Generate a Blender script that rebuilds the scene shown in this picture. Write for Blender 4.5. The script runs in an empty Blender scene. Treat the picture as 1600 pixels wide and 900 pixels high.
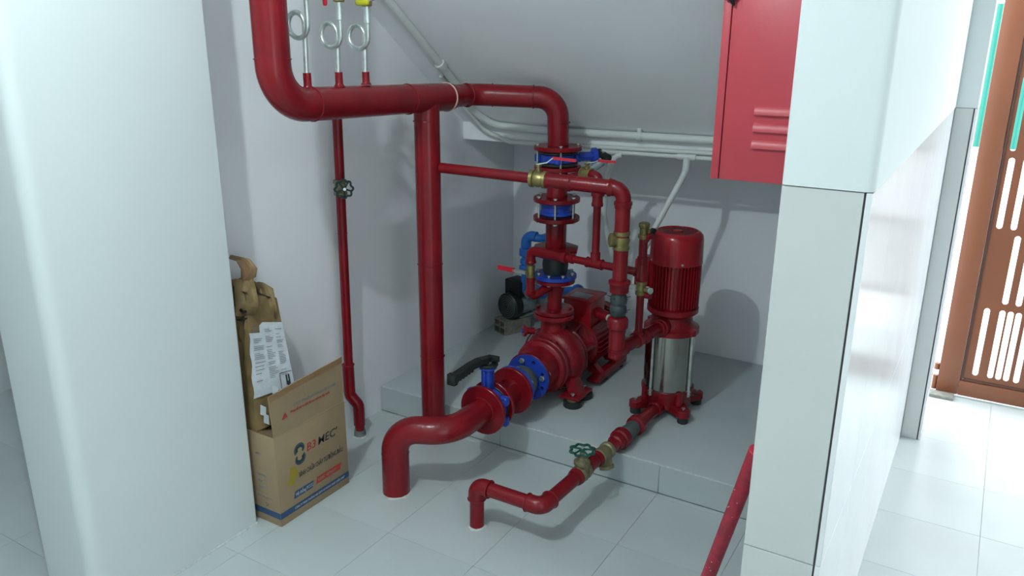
import bpy, bmesh, math, random
from mathutils import Vector, Matrix
random.seed(3)
V = Vector
PI = math.pi
C = bpy.context.scene.collection

# ---------------------------------------------------------------- camera
H = 1.88
cam_d = bpy.data.cameras.new('camera'); cam = bpy.data.objects.new('camera', cam_d); C.objects.link(cam)
yaw, pit, rol = math.radians(31.058), math.radians(17.505), math.radians(0.313)
fw = V((-math.sin(yaw)*math.cos(pit), math.cos(yaw)*math.cos(pit), -math.sin(pit)))
rt = V((math.cos(yaw), math.sin(yaw), 0)); up = rt.cross(fw)
r2 = rt*math.cos(rol)+up*math.sin(rol); u2 = up*math.cos(rol)-rt*math.sin(rol)
m = Matrix((r2, u2, -fw)).transposed().to_4x4(); m.translation = (0, 0, H)
cam.matrix_world = m
cam_d.sensor_width = 36; cam_d.lens = 36*1258.8/1600; cam_d.clip_start = .05
bpy.context.scene.camera = cam
# ---------------------------------------------------------------- world and lights
sc = bpy.context.scene
w = bpy.data.worlds.new('sky'); sc.world = w; w.use_nodes = True
bgn = w.node_tree.nodes['Background']; bgn.inputs[0].default_value = (.90, .97, 1, 1); bgn.inputs[1].default_value = 7.5
def lamp(name, loc, size, power, col, rot=(0, 0, 0)):
    d = bpy.data.lights.new(name, 'AREA'); d.shape = 'DISK'; d.size = size; d.energy = power; d.color = col
    o = bpy.data.objects.new(name, d); o.location = loc; o.rotation_euler = rot; C.objects.link(o); return o
LC = (.86, .99, 1.0)
pl_ = bpy.data.lights.new('ceiling_bulb', 'POINT'); pl_.shadow_soft_size = .03; pl_.energy = 90; pl_.color = LC
po = bpy.data.objects.new('ceiling_bulb', pl_); po.location = (-1.45, .68, 3.05); C.objects.link(po)
lamp('passage_fill', (1.1, .9, 3.10), .6, 13, LC)  # added fill over the passage, no fixture there
lamp('rear_fill', (-.6, -1.1, 3.10), .8, 14, LC)  # added fill behind the camera, lifts the ambient in the closet
dl = lamp('side_fill', (2.25, -.30, 1.25), 2.0, 32, (.92, .99, 1.0), (math.radians(90), 0, math.radians(60))); dl.data.shape = 'RECTANGLE'; dl.data.size = 1.8; dl.data.size_y = 2.1  # added fill panel for slope and left wall; no doorway is built here
sc.view_settings.view_transform = 'Standard'; sc.view_settings.look = 'None'
sc.view_settings.exposure = 0.0; sc.view_settings.gamma = 1; sc.view_settings.use_curve_mapping = False

# ---------------------------------------------------------------- materials
def lin(h):
    h = h.lstrip('#'); v = [int(h[i:i+2], 16)/255 for i in (0, 2, 4)]
    return tuple((c/12.92 if c <= .04045 else ((c+.055)/1.055)**2.4) for c in v)
MATS = {}
def mat(name, col, rough=.5, metal=0, var=.12, scale=6, bump=0, bscale=60, coat=0, spec=.5):
    if isinstance(col, str): col = lin(col)
    m = bpy.data.materials.new(name); m.use_nodes = True; nt = m.node_tree; N = nt.nodes; L = nt.links
    b = N['Principled BSDF']; b.inputs['Roughness'].default_value = rough; b.inputs['Metallic'].default_value = metal
    b.inputs['Coat Weight'].default_value = coat; b.inputs['Specular IOR Level'].default_value = spec
    tc = N.new('ShaderNodeTexCoord')
    n = N.new('ShaderNodeTexNoise'); n.inputs['Scale'].default_value = scale; n.inputs['Detail'].default_value = 5
    L.new(tc.outputs['Object'], n.inputs['Vector'])
    r = N.new('ShaderNodeValToRGB'); r.color_ramp.elements[0].position = .3; r.color_ramp.elements[1].position = .7
    r.color_ramp.elements[0].color = tuple(c*(1-var) for c in col)+(1,)
    r.color_ramp.elements[1].color = tuple(min(1, c*(1+var*.5)) for c in col)+(1,)
    L.new(n.outputs[0], r.inputs[0]); L.new(r.outputs[0], b.inputs['Base Color'])
    if bump:
        n2 = N.new('ShaderNodeTexNoise'); n2.inputs['Scale'].default_value = bscale; n2.inputs['Detail'].default_value = 4
        L.new(tc.outputs['Object'], n2.inputs['Vector'])
        bp = N.new('ShaderNodeBump'); bp.inputs['Strength'].default_value = bump; bp.inputs['Distance'].default_value = .004
        L.new(n2.outputs[0], bp.inputs['Height']); L.new(bp.outputs[0], b.inputs['Normal'])
    MATS[name] = m; return m
RED = mat('red_enamel', (.195, .0045, .010), .27, 0, .22, 9, .15, 70, spec=.36)
REDC = mat('red_cast_enamel', (.22, .0055, .012), .33, 0, .28, 14, .5, 90, spec=.36)
REDP = mat('red_motor_paint', (.30, .007, .014), .24, 0, .1, 8, .1, 60, spec=.4)
REDCAB = mat('red_cabinet_coat', (.52, .055, .075), .38, 0, .06, 4, .1, 300)
REDH = mat('red_grip', (.55, .012, .03), .4, 0, .05)
PINK = mat('red_scuffed_paint', (.42, .014, .04), .45, 0, .3, 30, .3, 80)
CREAM = mat('cream_sealant', (.62, .42, .36), .6)
KRAFT = mat('kraft_paper', (.23, .155, .065), .7, 0, .3, 14, .4, 40)
BLUE = mat('blue_epoxy', (.015, .055, .42), .33, 0, .2, 12, .3, 80)
BLUEP = mat('blue_plastic', (.02, .14, .50), .35, 0, .1)
BRASS = mat('dull_brass', (.30, .25, .10), .38, .75, .3, 25, .2, 80)
BRASSC = mat('cast_brass', (.27, .23, .13), .5, .5, .3, 25, .5, 90)
STEEL = mat('polished_steel', (.40, .39, .36), .16, 1, .1, 5, .04, 40)
ZINC = mat('zinc_steel', (.66, .72, .70), .30, .75, .2, 30, .1, 80)
BOLT = mat('bolt_zinc', (.50, .54, .52), .3, .85, .3, 60)
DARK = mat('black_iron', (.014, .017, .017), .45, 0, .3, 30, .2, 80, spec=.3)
RUB = mat('black_rubber', (.020, .026, .026), .5, 0, .3, 20, .3, 60)
RUBD = mat('dark_grey_rubber', (.035, .050, .055), .5, 0, .3, 20, .3, 60)
RUBG = mat('grey_rubber', (.075, .090, .092), .5, 0, .3, 20, .3, 60)
DUSTR = mat('dusty_rubber', (.16, .17, .17), .7, 0, .4, 40)
GREEN = mat('green_wheel_paint', (.005, .075, .052), .35, 0, .3, 50)
DGREEN = mat('dark_green_wheel_paint', (.006, .035, .032), .4, 0, .3, 50)
YEL = mat('yellow_plastic', (.50, .48, .02), .4)
WHITEP = mat('white_plastic', (.62, .65, .63), .4, 0, .05)
GREYM = mat('grey_motor_shell', (.24, .30, .31), .45, 0, .3, 20, .2)
PLATE = mat('grey_name_plate', (.25, .25, .25), .35, .4, .3, 30)
WALL = mat('white_plaster', (.85, .86, .89), .75, 0, .03, 1.6, .12, 30)
PLAST = mat('white_plaster_smooth', (.66, .70, .705), .6, 0, .02, 1.5, .06, 25)
CEIL = mat('grey_ceiling_plaster', (.85, .86, .88), .8, 0, .04, 2, .15, 30)
FLOOR = mat('grey_white_floor_tile', (.50, .54, .545), .28, 0, .07, 2.2, .05, 20)
PLINTH = mat('painted_plinth', (.46, .50, .51), .5, 0, .08, 3, .1, 30)
GROUT = mat('floor_grout', (.40, .42, .42), .8, 0, .2, 30)
MORT = mat('white_mortar', (.56, .58, .57), .9, 0, .2, 60, .8, 120)
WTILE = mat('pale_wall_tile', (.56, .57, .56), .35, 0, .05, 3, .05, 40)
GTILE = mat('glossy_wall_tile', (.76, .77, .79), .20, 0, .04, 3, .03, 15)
JOINT = mat('dark_joint', (.10, .10, .10), .8)
CARD = mat('brown_cardboard', (.30, .215, .125), .8, 0, .1, 7, .15, 50)
CARDD = mat('dark_cardboard', (.20, .13, .065), .85, 0, .25, 9, .3, 40)
TAPE = mat('brown_tape', (.27, .16, .08), .35, 0, .2, 9, .3, 40)
PAPER = mat('white_label_paper', (.58, .62, .66), .6, 0, .12, 25, .3, 30)
INK = mat('black_ink', (.03, .035, .045), .7)
INKG = mat('grey_ink', (.20, .21, .24), .7)
INKT = mat('dark_teal_ink', (.03, .07, .09), .7)
INKR = mat('red_ink', (.42, .04, .035), .7)
INKB = mat('blue_ink', (.025, .07, .16), .7)
INKY = mat('yellow_ink', (.32, .24, .02), .7)
INKW = mat('pale_ink', (.42, .42, .42), .7)
GATE = mat('brown_gate_enamel', (.20, .065, .028), .35, 0, .08, 5, .05, 200)
GATED = mat('brown_gate_groove', (.08, .03, .02), .5)
CEMENT = mat('grey_cement', (.23, .23, .20), .9, 0, .3, 40, .6, 90)
BRICK = mat('hollow_brick_grey', (.22, .21, .18), .9, 0, .3, 40, .5, 80)
TEAL = mat('teal_sheet', (.008, .16, .125), .5, 0, .08, 4)
OUTW = mat('white_outdoor_wall', (.8, .82, .84), .8)
OUTG = mat('pale_concrete', (.68, .70, .70), .8, 0, .08, 2)
LEAF = mat('leaf_green', (.10, .30, .06), .6)

# ---------------------------------------------------------------- mesh builder
def basis(d):
    d = V(d).normalized(); a = V((0, 0, 1)) if abs(d.z) < .9 else V((1, 0, 0))
    u = d.cross(a).normalized(); return u, d.cross(u).normalized(), d
class MB:
    def __init__(s): s.v = []; s.f = []
    def add(s, vs, fs):
        o = len(s.v); s.v += [V(p) for p in vs]; s.f += [tuple(i+o for i in f) for f in fs]; return s
    def box(s, a, b, bev=0, M=None, seg=2):
        bm = bmesh.new(); bmesh.ops.create_cube(bm, size=1)
        a, b = V(a), V(b)
        for q in bm.verts: q.co = V(((a[i]+b[i])/2+q.co[i]*abs(b[i]-a[i]) for i in range(3)))
        if bev: bmesh.ops.bevel(bm, geom=bm.edges[:], offset=bev, segments=seg, affect='EDGES', profile=.5)
        bm.verts.ensure_lookup_table()
        vs = [(M @ q.co if M else q.co.copy()) for q in bm.verts]
        s.add(vs, [[q.index for q in f.verts] for f in bm.faces]); bm.free(); return s
    def lathe(s, p, d, prof, n=28, cap=(True, True), a0=None):
        u, v, d = basis(d); p = V(p); vs = []; fs = []
        for t, r in prof:
            for k in range(n):
                a = 2*PI*k/n; vs.append(p+d*t+(u*math.cos(a)+v*math.sin(a))*r)
        m_ = len(prof)
        for i in range(m_-1):
            for k in range(n):
                k2 = (k+1) % n; fs.append((i*n+k, i*n+k2, (i+1)*n+k2, (i+1)*n+k))
        if cap[0]: fs.append(tuple(range(n))[::-1])
        if cap[1]: fs.append(tuple((m_-1)*n+k for k in range(n)))
        return s.add(vs, fs)
    def cyl(s, a, b, r, r2=None, n=24, ch=0):
        a, b = V(a), V(b); L = (b-a).length; r2 = r if r2 is None else r2
        pr = [(0, r-ch), (ch, r), (L-ch, r2), (L, r2-ch)] if ch else [(0, r), (L, r2)]
        return s.lathe(a, b-a, pr, n)
    def tube(s, pts, r, n=20, cap=True, closed=False):
        pts = [V(p) for p in pts]; N = len(pts); vs = []; fs = []
        rr = r if isinstance(r, (list, tuple)) else [r]*N
        def tan(i):
            if closed: return (pts[(i+1) % N]-pts[i-1]).normalized()
            return (pts[min(i+1, N-1)]-pts[max(i-1, 0)]).normalized()
        u, v, t = basis(tan(0))
        for i in range(N):
            t2 = tan(i); q = t.rotation_difference(t2); u = q @ u; t = t2; u = (u-t*u.dot(t)).normalized(); v = t.cross(u)
            for k in range(n):
                a = 2*PI*k/n; vs.append(pts[i]+(u*math.cos(a)+v*math.sin(a))*rr[i])
        M_ = N if closed else N-1
        for i in range(M_):
            j = (i+1) % N
            for k in range(n):
                k2 = (k+1) % n; fs.append((i*n+k, i*n+k2, j*n+k2, j*n+k))
        if cap and not closed: fs.append(tuple(range(n))[::-1]); fs.append(tuple((N-1)*n+k for k in range(n)))
        return s.add(vs, fs)
    def poly(s, loop, nrm, th):
        loop = [V(p) for p in loop]; n = len(loop); o = V(nrm)*th
        vs = loop+[p+o for p in loop]
        fs = [tuple(range(n))[::-1], tuple(range(n, 2*n))]+[(i, (i+1) % n, n+(i+1) % n, n+i) for i in range(n)]
        return s.add(vs, fs)
    def sphere(s, c, r, n=16):
        return s.lathe(V(c)-V((0, 0, r)), (0, 0, 1), [(r-r*math.cos(PI*i/10), max(1e-4, r*math.sin(PI*i/10))) for i in range(11)], n, (False, False))
    def build(s, name, material, parent=None, kind=None, label=None, ang=38):
        me = bpy.data.meshes.new(name); org = parent_org(parent)
        me.from_pydata([tuple(p-org) for p in s.v], [], s.f); me.validate()
        bm = bmesh.new(); bm.from_mesh(me); bmesh.ops.recalc_face_normals(bm, faces=bm.faces[:]); bm.to_mesh(me); bm.free()
        me.polygons.foreach_set('use_smooth', [True]*len(me.polygons)); me.set_sharp_from_angle(angle=math.radians(ang))
        me.materials.append(material)
        o = bpy.data.objects.new(name, me); C.objects.link(o)
        if parent is not None: o.parent = parent
        if kind: o['kind'] = kind
        if label: o['label'] = label
        return o
ORG = {}
def parent_org(p):
    o = V((0, 0, 0))
    while p is not None: o = o+p.location; p = p.parent
    return o
def thing(name, label, cat, loc, group=None):
    o = bpy.data.objects.new(name, None); C.objects.link(o); o.location = loc; o.empty_display_size = .05
    o['label'] = label; o['category'] = cat
    if group: o['group'] = group
    return o
def tag(o, label, cat, group=None):
    o['label'] = label; o['category'] = cat
    if group: o['group'] = group
    return o
def fil(pts, r, n=9):
    pts = [V(p) for p in pts]; out = [pts[0]]
    for i in range(1, len(pts)-1):
        a, b, c = pts[i-1], pts[i], pts[i+1]
        d1 = (a-b).normalized(); d2 = (c-b).normalized(); th = d1.angle(d2)
        rr = r[i-1] if isinstance(r, (list, tuple)) else r
        t = rr/math.tan(th/2); t = min(t, (a-b).length*.98, (c-b).length*.98); rr = t*math.tan(th/2)
        bi = (d1+d2).normalized(); ce = b+bi*(rr/math.sin(th/2))
        s0 = b+d1*t-ce; s1 = b+d2*t-ce; tot = s0.angle(s1); ax = s0.cross(s1).normalized()
        for k in range(n+1): out.append(ce+Matrix.Rotation(tot*k/n, 3, ax) @ s0)
    out.append(pts[-1]); return out
def ring(a, d, r, wd=.006, tr=.004):   # a weld bead or rim round a pipe
    m_ = MB(); u, v, d = basis(d); n = 40
    m_.tube([V(a)+(u*math.cos(2*PI*k/n)+v*math.sin(2*PI*k/n))*r for k in range(n)], tr, 8, closed=True); return m_
def collar(parent, a, b, r, name='collar', material=None):   # threaded fitting collar
    a, b = V(a), V(b); L = (b-a).length
    m_ = MB(); m_.lathe(a, b-a, [(0, r*.86), (.002, r), (L*.45, r), (L*.6, r*.93), (L, r*.90)], 26); return m_.build(name, material or RED, parent)
_hex = {}
def hexbolt(parent, p, d, r, L, material=None, name='bolt', head=.6):
    """bolt along d starting at p (head), shared mesh per kind"""
    material = material or BOLT; u, v, d = basis(d)
    key = (round(r, 4), round(L, 4), material.name, tuple(round(q, 2) for q in d))
    if key not in _hex:
        m_ = MB(); m_.lathe((0, 0, 0), d, [(-r*head, r*.85), (-r*head*.8, r), (0, r)], 6)
        m_.lathe((0, 0, 0), d, [(0, r*.5), (L, r*.5)], 8)
        m_.lathe(d*L, d, [(0, r), (r*head*.8, r), (r*head, r*.85)], 6)
        o = m_.build(name, material, None); _hex[key] = o.data
        bpy.data.objects.remove(o)
    o = bpy.data.objects.new(name, _hex[key]); C.objects.link(o); o.parent = parent
    o.location = V(p)-parent_org(parent); return o
def disc_ring(p, d, r, th, bore, n=44, ch=.002):
    m_ = MB(); m_.lathe(p, d, [(0, bore), (0, r-ch), (ch, r), (th-ch, r), (th, r-ch), (th, bore), (0, bore)], n, (False, False)); return m_
def bolt_circle(parent, p, d, rad, n, r, L, material=None, ph=0, skip=()):
    u, v, d = basis(d)
    for k in range(n):
        if k in skip: continue
        a = 2*PI*(k+.5)/n+ph; hexbolt(parent, V(p)+(u*math.cos(a)+v*math.sin(a))*rad, d, r, L, material)
def holes_disc(p, d, r, th, bore, hr, hrad, n, ph=0, seg=10):
    """flange with real bolt holes, built as a polar fan around each hole"""
    u, v, d = basis(d); p = V(p); m_ = MB(); ns = 12
    cu = bpy.data.curves.new('tmp', 'CURVE'); cu.dimensions = '2D'; cu.fill_mode = 'BOTH'; cu.extrude = th/2; cu.resolution_u = 1
    def circ(cx, cy, rr, N):
        sp = cu.splines.new('POLY'); sp.points.add(N-1); sp.use_cyclic_u = True
        for k in range(N): sp.points[k].co = (cx+rr*math.cos(2*PI*k/N), cy+rr*math.sin(2*PI*k/N), 0, 1)
    circ(0, 0, r, 48); circ(0, 0, bore, 32)
    for k in range(n):
        a = 2*PI*(k+.5)/n+ph; circ(hrad*math.cos(a), hrad*math.sin(a), hr, seg)
    o = bpy.data.objects.new('tmp', cu); me = bpy.data.meshes.new_from_object(o)
    m_.add([p+d*(th/2+q.co.z)+u*q.co.x+v*q.co.y for q in me.vertices], [tuple(f.vertices) for f in me.polygons])
    bpy.data.objects.remove(o); bpy.data.curves.remove(cu); bpy.data.meshes.remove(me); return m_
def text_mesh(s, size, org, ux, uy, material, parent, name='printed_text', squeeze=1, extr=.0004, shear=0):
    cu = bpy.data.curves.new('tmp', 'FONT'); cu.body = s; cu.size = size; cu.extrude = extr; cu.align_x = 'LEFT'; cu.shear = shear; cu.resolution_u = 2; cu.offset = size*.004
    o = bpy.data.objects.new('tmp', cu); me = bpy.data.meshes.new_from_object(o)
    ux, uy = V(ux).normalized(), V(uy).normalized(); nz = ux.cross(uy); m_ = MB()
    m_.add([V(org)+ux*q.co.x*squeeze+uy*q.co.y+nz*(q.co.z+extr) for q in me.vertices], [tuple(f.vertices) for f in me.polygons])
    bpy.data.objects.remove(o); bpy.data.curves.remove(cu); bpy.data.meshes.remove(me)
    return m_.build(name, material, parent)
def struct(mb, name, material, parent=None):
    o = mb.build(name, material, parent)
    if parent is None: o['kind'] = 'structure'
    return o

# ================================================================ SETTING
ZP = .135
fb = MB(); fb.box((-4.6, -1.6, -.12), (2.7, 4.9, -.004)); floor = struct(fb, 'floor', GROUT)
tile_cache = {}
def tile(parent, a, b, bev, material, name='tile'):
    a, b = V(a), V(b); dim = tuple(round(q, 4) for q in (b-a)); key = (dim, material.name)
    if key not in tile_cache:
        m_ = MB(); m_.box(-(b-a)/2, (b-a)/2, bev, seg=1); o = m_.build(name, material, None); tile_cache[key] = o.data; bpy.data.objects.remove(o)
    o = bpy.data.objects.new(name, tile_cache[key]); C.objects.link(o); o.parent = parent; o.location = (a+b)/2-parent_org(parent); return o
g = .0005
for i in range(-10, 12):
    for j in range(-8, 8):
        x0 = -1.027+.4*(i-3)+.4; y0 = 2.5+.4*j; x1, y1 = x0+.4, y0+.4
        if x1 < -4.5 or x0 > 2.5: continue
        if x1 > -2.62 and x0 < -.37 and y0 >= 2.89:
            if y0 > 2.95: continue
            y1 = 2.9295
        tile(floor, (x0+g, y0+g, -.004), (x1-g, y1-g, random.uniform(-.0002, .0001)), .0004, FLOOR)
# plinth
pl = MB(); pl.box((-2.56, 2.940, 0), (-.37, 4.265, ZP-.0), .004); plinth = struct(pl, 'floor_plinth', PLINTH)
for k in range(-4, 2):
    x0 = max(-2.555, -1.027+.4*k); x1 = min(-.375, -1.027+.4*(k+1))
    if x1 > x0: tile(plinth, (x0+g, 2.930, .001), (x1-g, 2.9398, ZP-.001), .002, PLINTH)
# white cement line along the plinth edge
mm = MB(); mm.tube([(x, 2.934+random.uniform(-.002, .002), ZP-.001) for x in [(-2.55+i*.06) for i in range(37)]], .0042, 6); mm.build('edge_mortar', MORT, plinth)
struct(MB().box((-2.62, 1.23, 0), (-2.56, 4.40, 3.20)), 'wall_left', WALL)
struct(MB().box((-2.56, 4.265, 0), (-.20, 4.40, 3.20)), 'wall_back', WALL)
# foreground pier on the left
pr = MB(); px0, px1, py0, py1 = -2.62, -2.32, 1.20, 1.88
def rrect(x0, y0, x1, y1, rad):
    out = []
    for (cx, cy, a0, r) in ((x1, y1, 0, rad[0]), (x0, y1, 90, rad[1]), (x0, y0, 180, rad[2]), (x1, y0, 270, rad[3])):
        sx = -1 if cx == x1 else 1; sy = -1 if cy == y1 else 1
        for k in range(7):
            a = math.radians(a0+15*k); out.append((cx+sx*r+r*math.cos(a), cy+sy*r+r*math.sin(a)))
    return out
lp = rrect(px0, py0, px1, py1, (.012, .001, .03, .045))
pr.poly([(x, y, 0) for x, y in lp], (0, 0, 1), 3.20); struct(pr, 'wall_front_left', PLAST)
mm = MB(); mm.tube([(-2.319, 1.22+.66*i/30+random.uniform(-.004, .004), .001) for i in range(31)], [random.uniform(.003, .007) for _ in range(31)], 6); mm.build('base_mortar', MORT, floor)
# sloping underside of the stair
cl = MB(); LY, LZ0, LZ1, LS = 3.72, 1.325, 1.420, .75
cl.poly([(-2.56, LY, LZ0), (-2.56, LY, LZ1), (-2.56, 1.88, LZ1+LS*(LY-1.88)), (-2.56, 1.88, 3.25), (-2.56, 4.265, 3.25), (-2.56, 4.265, LZ0)], (1, 0, 0), 2.19); struct(cl, 'ceiling_slope', CEIL)
# beam over the closet mouth
struct(MB().box((-2.32, 1.72, 2.86), (-.38, 1.88, 3.20)), 'trim_1', PLAST)
struct(MB().box((-4.6, -1.6, 3.20), (2.7, 4.25, 3.30)), 'ceiling', PLAST)
# dividing wall on the right with tiled wainscot
ZW = 1.587
dv = MB(); dv.box((-.363, 1.712, 0), (-.212, 4.265, ZW))
lp = rrect(-.376, 1.698, -.197, 4.26, (.004, .004, .008, .022)); dv.poly([(x, y, ZW) for x, y in lp], (0, 0, 1), 3.20-ZW)
right = struct(dv, 'wall_right', PLAST)
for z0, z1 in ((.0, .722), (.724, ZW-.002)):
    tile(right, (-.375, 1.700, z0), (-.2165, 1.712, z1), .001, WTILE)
for k in range(6):
    y0 = 1.699+.4*k; y1 = min(y0+.4, 4.05)
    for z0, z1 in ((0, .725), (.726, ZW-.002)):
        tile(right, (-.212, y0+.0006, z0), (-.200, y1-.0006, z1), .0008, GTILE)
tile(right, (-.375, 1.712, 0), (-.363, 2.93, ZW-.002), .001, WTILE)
dvj = MB(); dvj.box((-.2163, 1.706, 0), (-.2122, 1.7125, ZW-.002)); dvj.build('joint_strip', JOINT, right)
# pilaster and gate opening
pi = MB(); pi.box((-.212, 4.062, 0), (-.122, 4.25, ZW)); lp = rrect(-.21, 4.048, -.112, 4.25, (.004,)*4); pi.poly([(x, y, ZW) for x, y in lp], (0, 0, 1), 3.20-ZW)
pil = struct(pi, 'wall_right_pilaster', PLAST)
tile(pil, (-.199, 4.050, 0), (-.128, 4.062, ZW-.002), .0012, WTILE)
MB().box((-.127, 4.055, 0), (-.1235, 4.063, ZW-.002)).build('joint_strip', JOINT, pil)
tile(pil, (-.1225, 4.050, 0), (-.112, 4.25, ZW-.002), .001, GTILE)
struct(MB().box((-.112, 4.05, 2.55), (2.7, 4.25, 3.20)), 'wall_far', PLAST)
struct(MB().box((2.35, -1.6, 0), (2.7, 4.25, 3.20)), 'wall_far_right', PLAST)
struct(MB().box((-4.6, -1.75, 0), (2.7, -1.6, 3.20)), 'wall_rear', PLAST)
struct(MB().box((-4.6, -1.6, 0), (-4.46, 4.5, 3.20)), 'wall_far_left', PLAST)
struct(MB().box((-4.46, 4.4, 0), (-2.62, 4.5, 3.20)), 'wall_left_back', PLAST)
# outdoors
struct(MB().box((-12, 4.9, -.12), (14, 30, -.012)), 'ground', OUTG)
ow = MB().box((-8, 9.0, -.012), (10, 9.15, .86)); struct(ow, 'wall_outdoor', OUTW)
tf = thing('corrugated_fence', 'teal corrugated sheet fence on the white wall beyond the gate', 'fence', (0, 9.05, .86))
for k in range(18):
    x0 = -3+.45*k; cm = MB(); n = 24
    pts = [(x0+.45*i/n, 9.03+.012*math.sin(i*PI/2), 0) for i in range(n+1)]
    cm.poly([(p[0], p[1], .86) for p in pts]+[(p[0], p[1]+.004, .86) for p in pts[::-1]], (0, 0, 1), 1.31); cm.build('sheet', TEAL, tf)
for z in (.95, 1.55, 2.1): MB().box((-3, 9.045, z-.02), (5.1, 9.075, z+.02)).build('rail', OUTW, tf)

# ================================================================ GATE
GX, GY = -.098, 4.72
gt = thing('metal_gate', 'brown enamelled swing gate with rows of upright slots', 'gate', (GX, GY, .012))
GW, GH = 1.15, 2.35
MB().box((GX, GY-.02, .014), (GX+.105, GY+.02, GH), .004).build('stile', GATE, gt)
MB().box((GX+GW-.105, GY-.02, .014), (GX+GW, GY+.02, GH), .004).build('stile', GATE, gt)
MB().box((GX+.1052, GY-.02, .014), (GX+GW-.1052, GY+.02, .098), .004).build('bottom_rail', GATE, gt)
MB().box((GX+.1052, GY-.02, GH-.1), (GX+GW-.1052, GY+.02, GH), .004).build('top_rail', GATE, gt)
slots = []
def slot(x, z0, z1, wd=.027): slots.append((x, z0, z1, wd))
rowA = (.073, .143, .180, .216, .262, .332, .369, .405, .450, .520, .557, .593, .640, .71, .747, .783, .83)
for x in rowA: slot(x, .137, .520)
for x in (.145, .205, .335, .395, .525, .585, .715, .775): slot(x, .553, .918)
for x in (.055, .118, .245, .308, .435, .498, .625, .688, .815): slot(x, .945, 1.306)
for x in (.050, .180, .300, .430, .550, .680, .80): slot(x, 1.339, 1.70)
for x in (.073, .143, .216, .332, .405, .520, .593, .71, .783): slot(x, 1.74, 2.16)
cu = bpy.data.curves.new('tmp', 'CURVE'); cu.dimensions = '2D'; cu.fill_mode = 'BOTH'; cu.extrude = .004
def spl(pts):
    sp = cu.splines.new('POLY'); sp.points.add(len(pts)-1); sp.use_cyclic_u = True
    for k, q in enumerate(pts): sp.points[k].co = (q[0], q[1], 0, 1)
spl([(GX+.118, .112), (GX+GW-.118, .112), (GX+GW-.118, GH-.114), (GX+.118, GH-.114)])
for x, z0, z1, wd in slots:
    r = wd/2
    if x+r > GX+GW-.13: continue
    spl([(x+r*math.cos(a), z0+r+r*math.sin(a)) for a in [PI+PI*k/6 for k in range(7)]]+[(x+r*math.cos(a), z1-r+r*math.sin(a)) for a in [PI*k/6 for k in range(7)]])
o = bpy.data.objects.new('tmp', cu); me = bpy.data.meshes.new_from_object(o)
pm = MB(); pm.add([(q.co.x, GY+q.co.z, q.co.y) for q in me.vertices], [tuple(f.vertices) for f in me.polygons]); bpy.data.objects.remove(o)
pm.build('slotted_panel', GATE, gt)
bd = MB(); x0, x1, z0, z1 = GX+.1052, GX+GW-.1052, .0982, GH-.1002   # moulding between frame and panel
for a, b in (((x0, GY-.012, z0), (x0+.014, GY+.012, z1)), ((x1-.014, GY-.012, z0), (x1, GY+.012, z1)), ((x0+.0145, GY-.012, z0), (x1-.0145, GY+.012, z0+.014)), ((x0+.0145, GY-.012, z1-.014), (x1-.0145, GY+.012, z1))): bd.box(a, b, .003)
bd.build('panel_moulding', GATED, gt)
MB().cyl((GX-.012, GY, .02), (GX-.012, GY, .10), .013, n=16).build('hinge', GATE, gt)
MB().cyl((GX-.012, GY, .135), (GX-.012, GY, .17), .014, n=16).build('hinge', GATE, gt)
st = MB(); st.box((-.145, 4.63, -.002), (-.005, 4.71, .018), .004); tag(st.build('cement_wedge', CEMENT), 'grey cement wedge on floor at foot of brown gate hinge', 'wedge')
# second leaf, outside the view
# ================================================================ CABINET
cb = thing('hose_cabinet', 'red steel fire hose cabinet hanging high beside the white column', 'cabinet', (-.60, 2.65, 1.42))
CX0, CX1, CY, CZ0, CZ1 = -.822, -.378, 2.652, 1.420, 2.07
body = MB(); body.box((CX0, CY+.018, CZ0), (CX1, CY+.19, CZ1), .003); body.build('body', REDCAB, cb)
MB().box((CX0, CY, CZ0), (CX0+.026, CY+.0178, CZ1), .002).build('frame_edge', REDCAB, cb)
door = MB().box((CX0+.030, CY-.002, CZ0+.002), (CX1-.003, CY+.0178, CZ1-.002), .002).build('door', REDCAB, cb)
for z in (1.640, 1.587, 1.534):
    lv = MB(); n = 8; x0, x1 = -.693, -.475
    prof = [(CY-.002, z+.026), (CY-.008, z+.020), (CY-.013, z+.008), (CY-.014, z-.002), (CY-.0125, z-.003), (CY-.002, z-.0028)]
    lv.poly([(x0+ (0.004 if False else 0), a, b) for a, b in prof], (1, 0, 0), x1-x0)
    lv.build('louver', REDCAB, door)
hd = MB(); hd.box((CX0+.005, CY-.020, 1.985), (CX0+.045, CY-.002, 2.10), .005)
hd.tube([(CX0+.012, CY-.016, 2.03), (CX0+.026, CY-.024, 1.995), (CX0+.036, CY-.012, 1.968)], [.012, .010, .004], 10)
hd.build('handle', DARK, cb)

# ================================================================ PIPEWORK
HD, DP = .060, .056
XH = -2.137
def elbow_welds(parent, pts, rr, tr=.0035, material=None):
    for a, d in pts: ring(a, d, rr, tr=tr).build('weld_ring', material or RED, parent)
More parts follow.
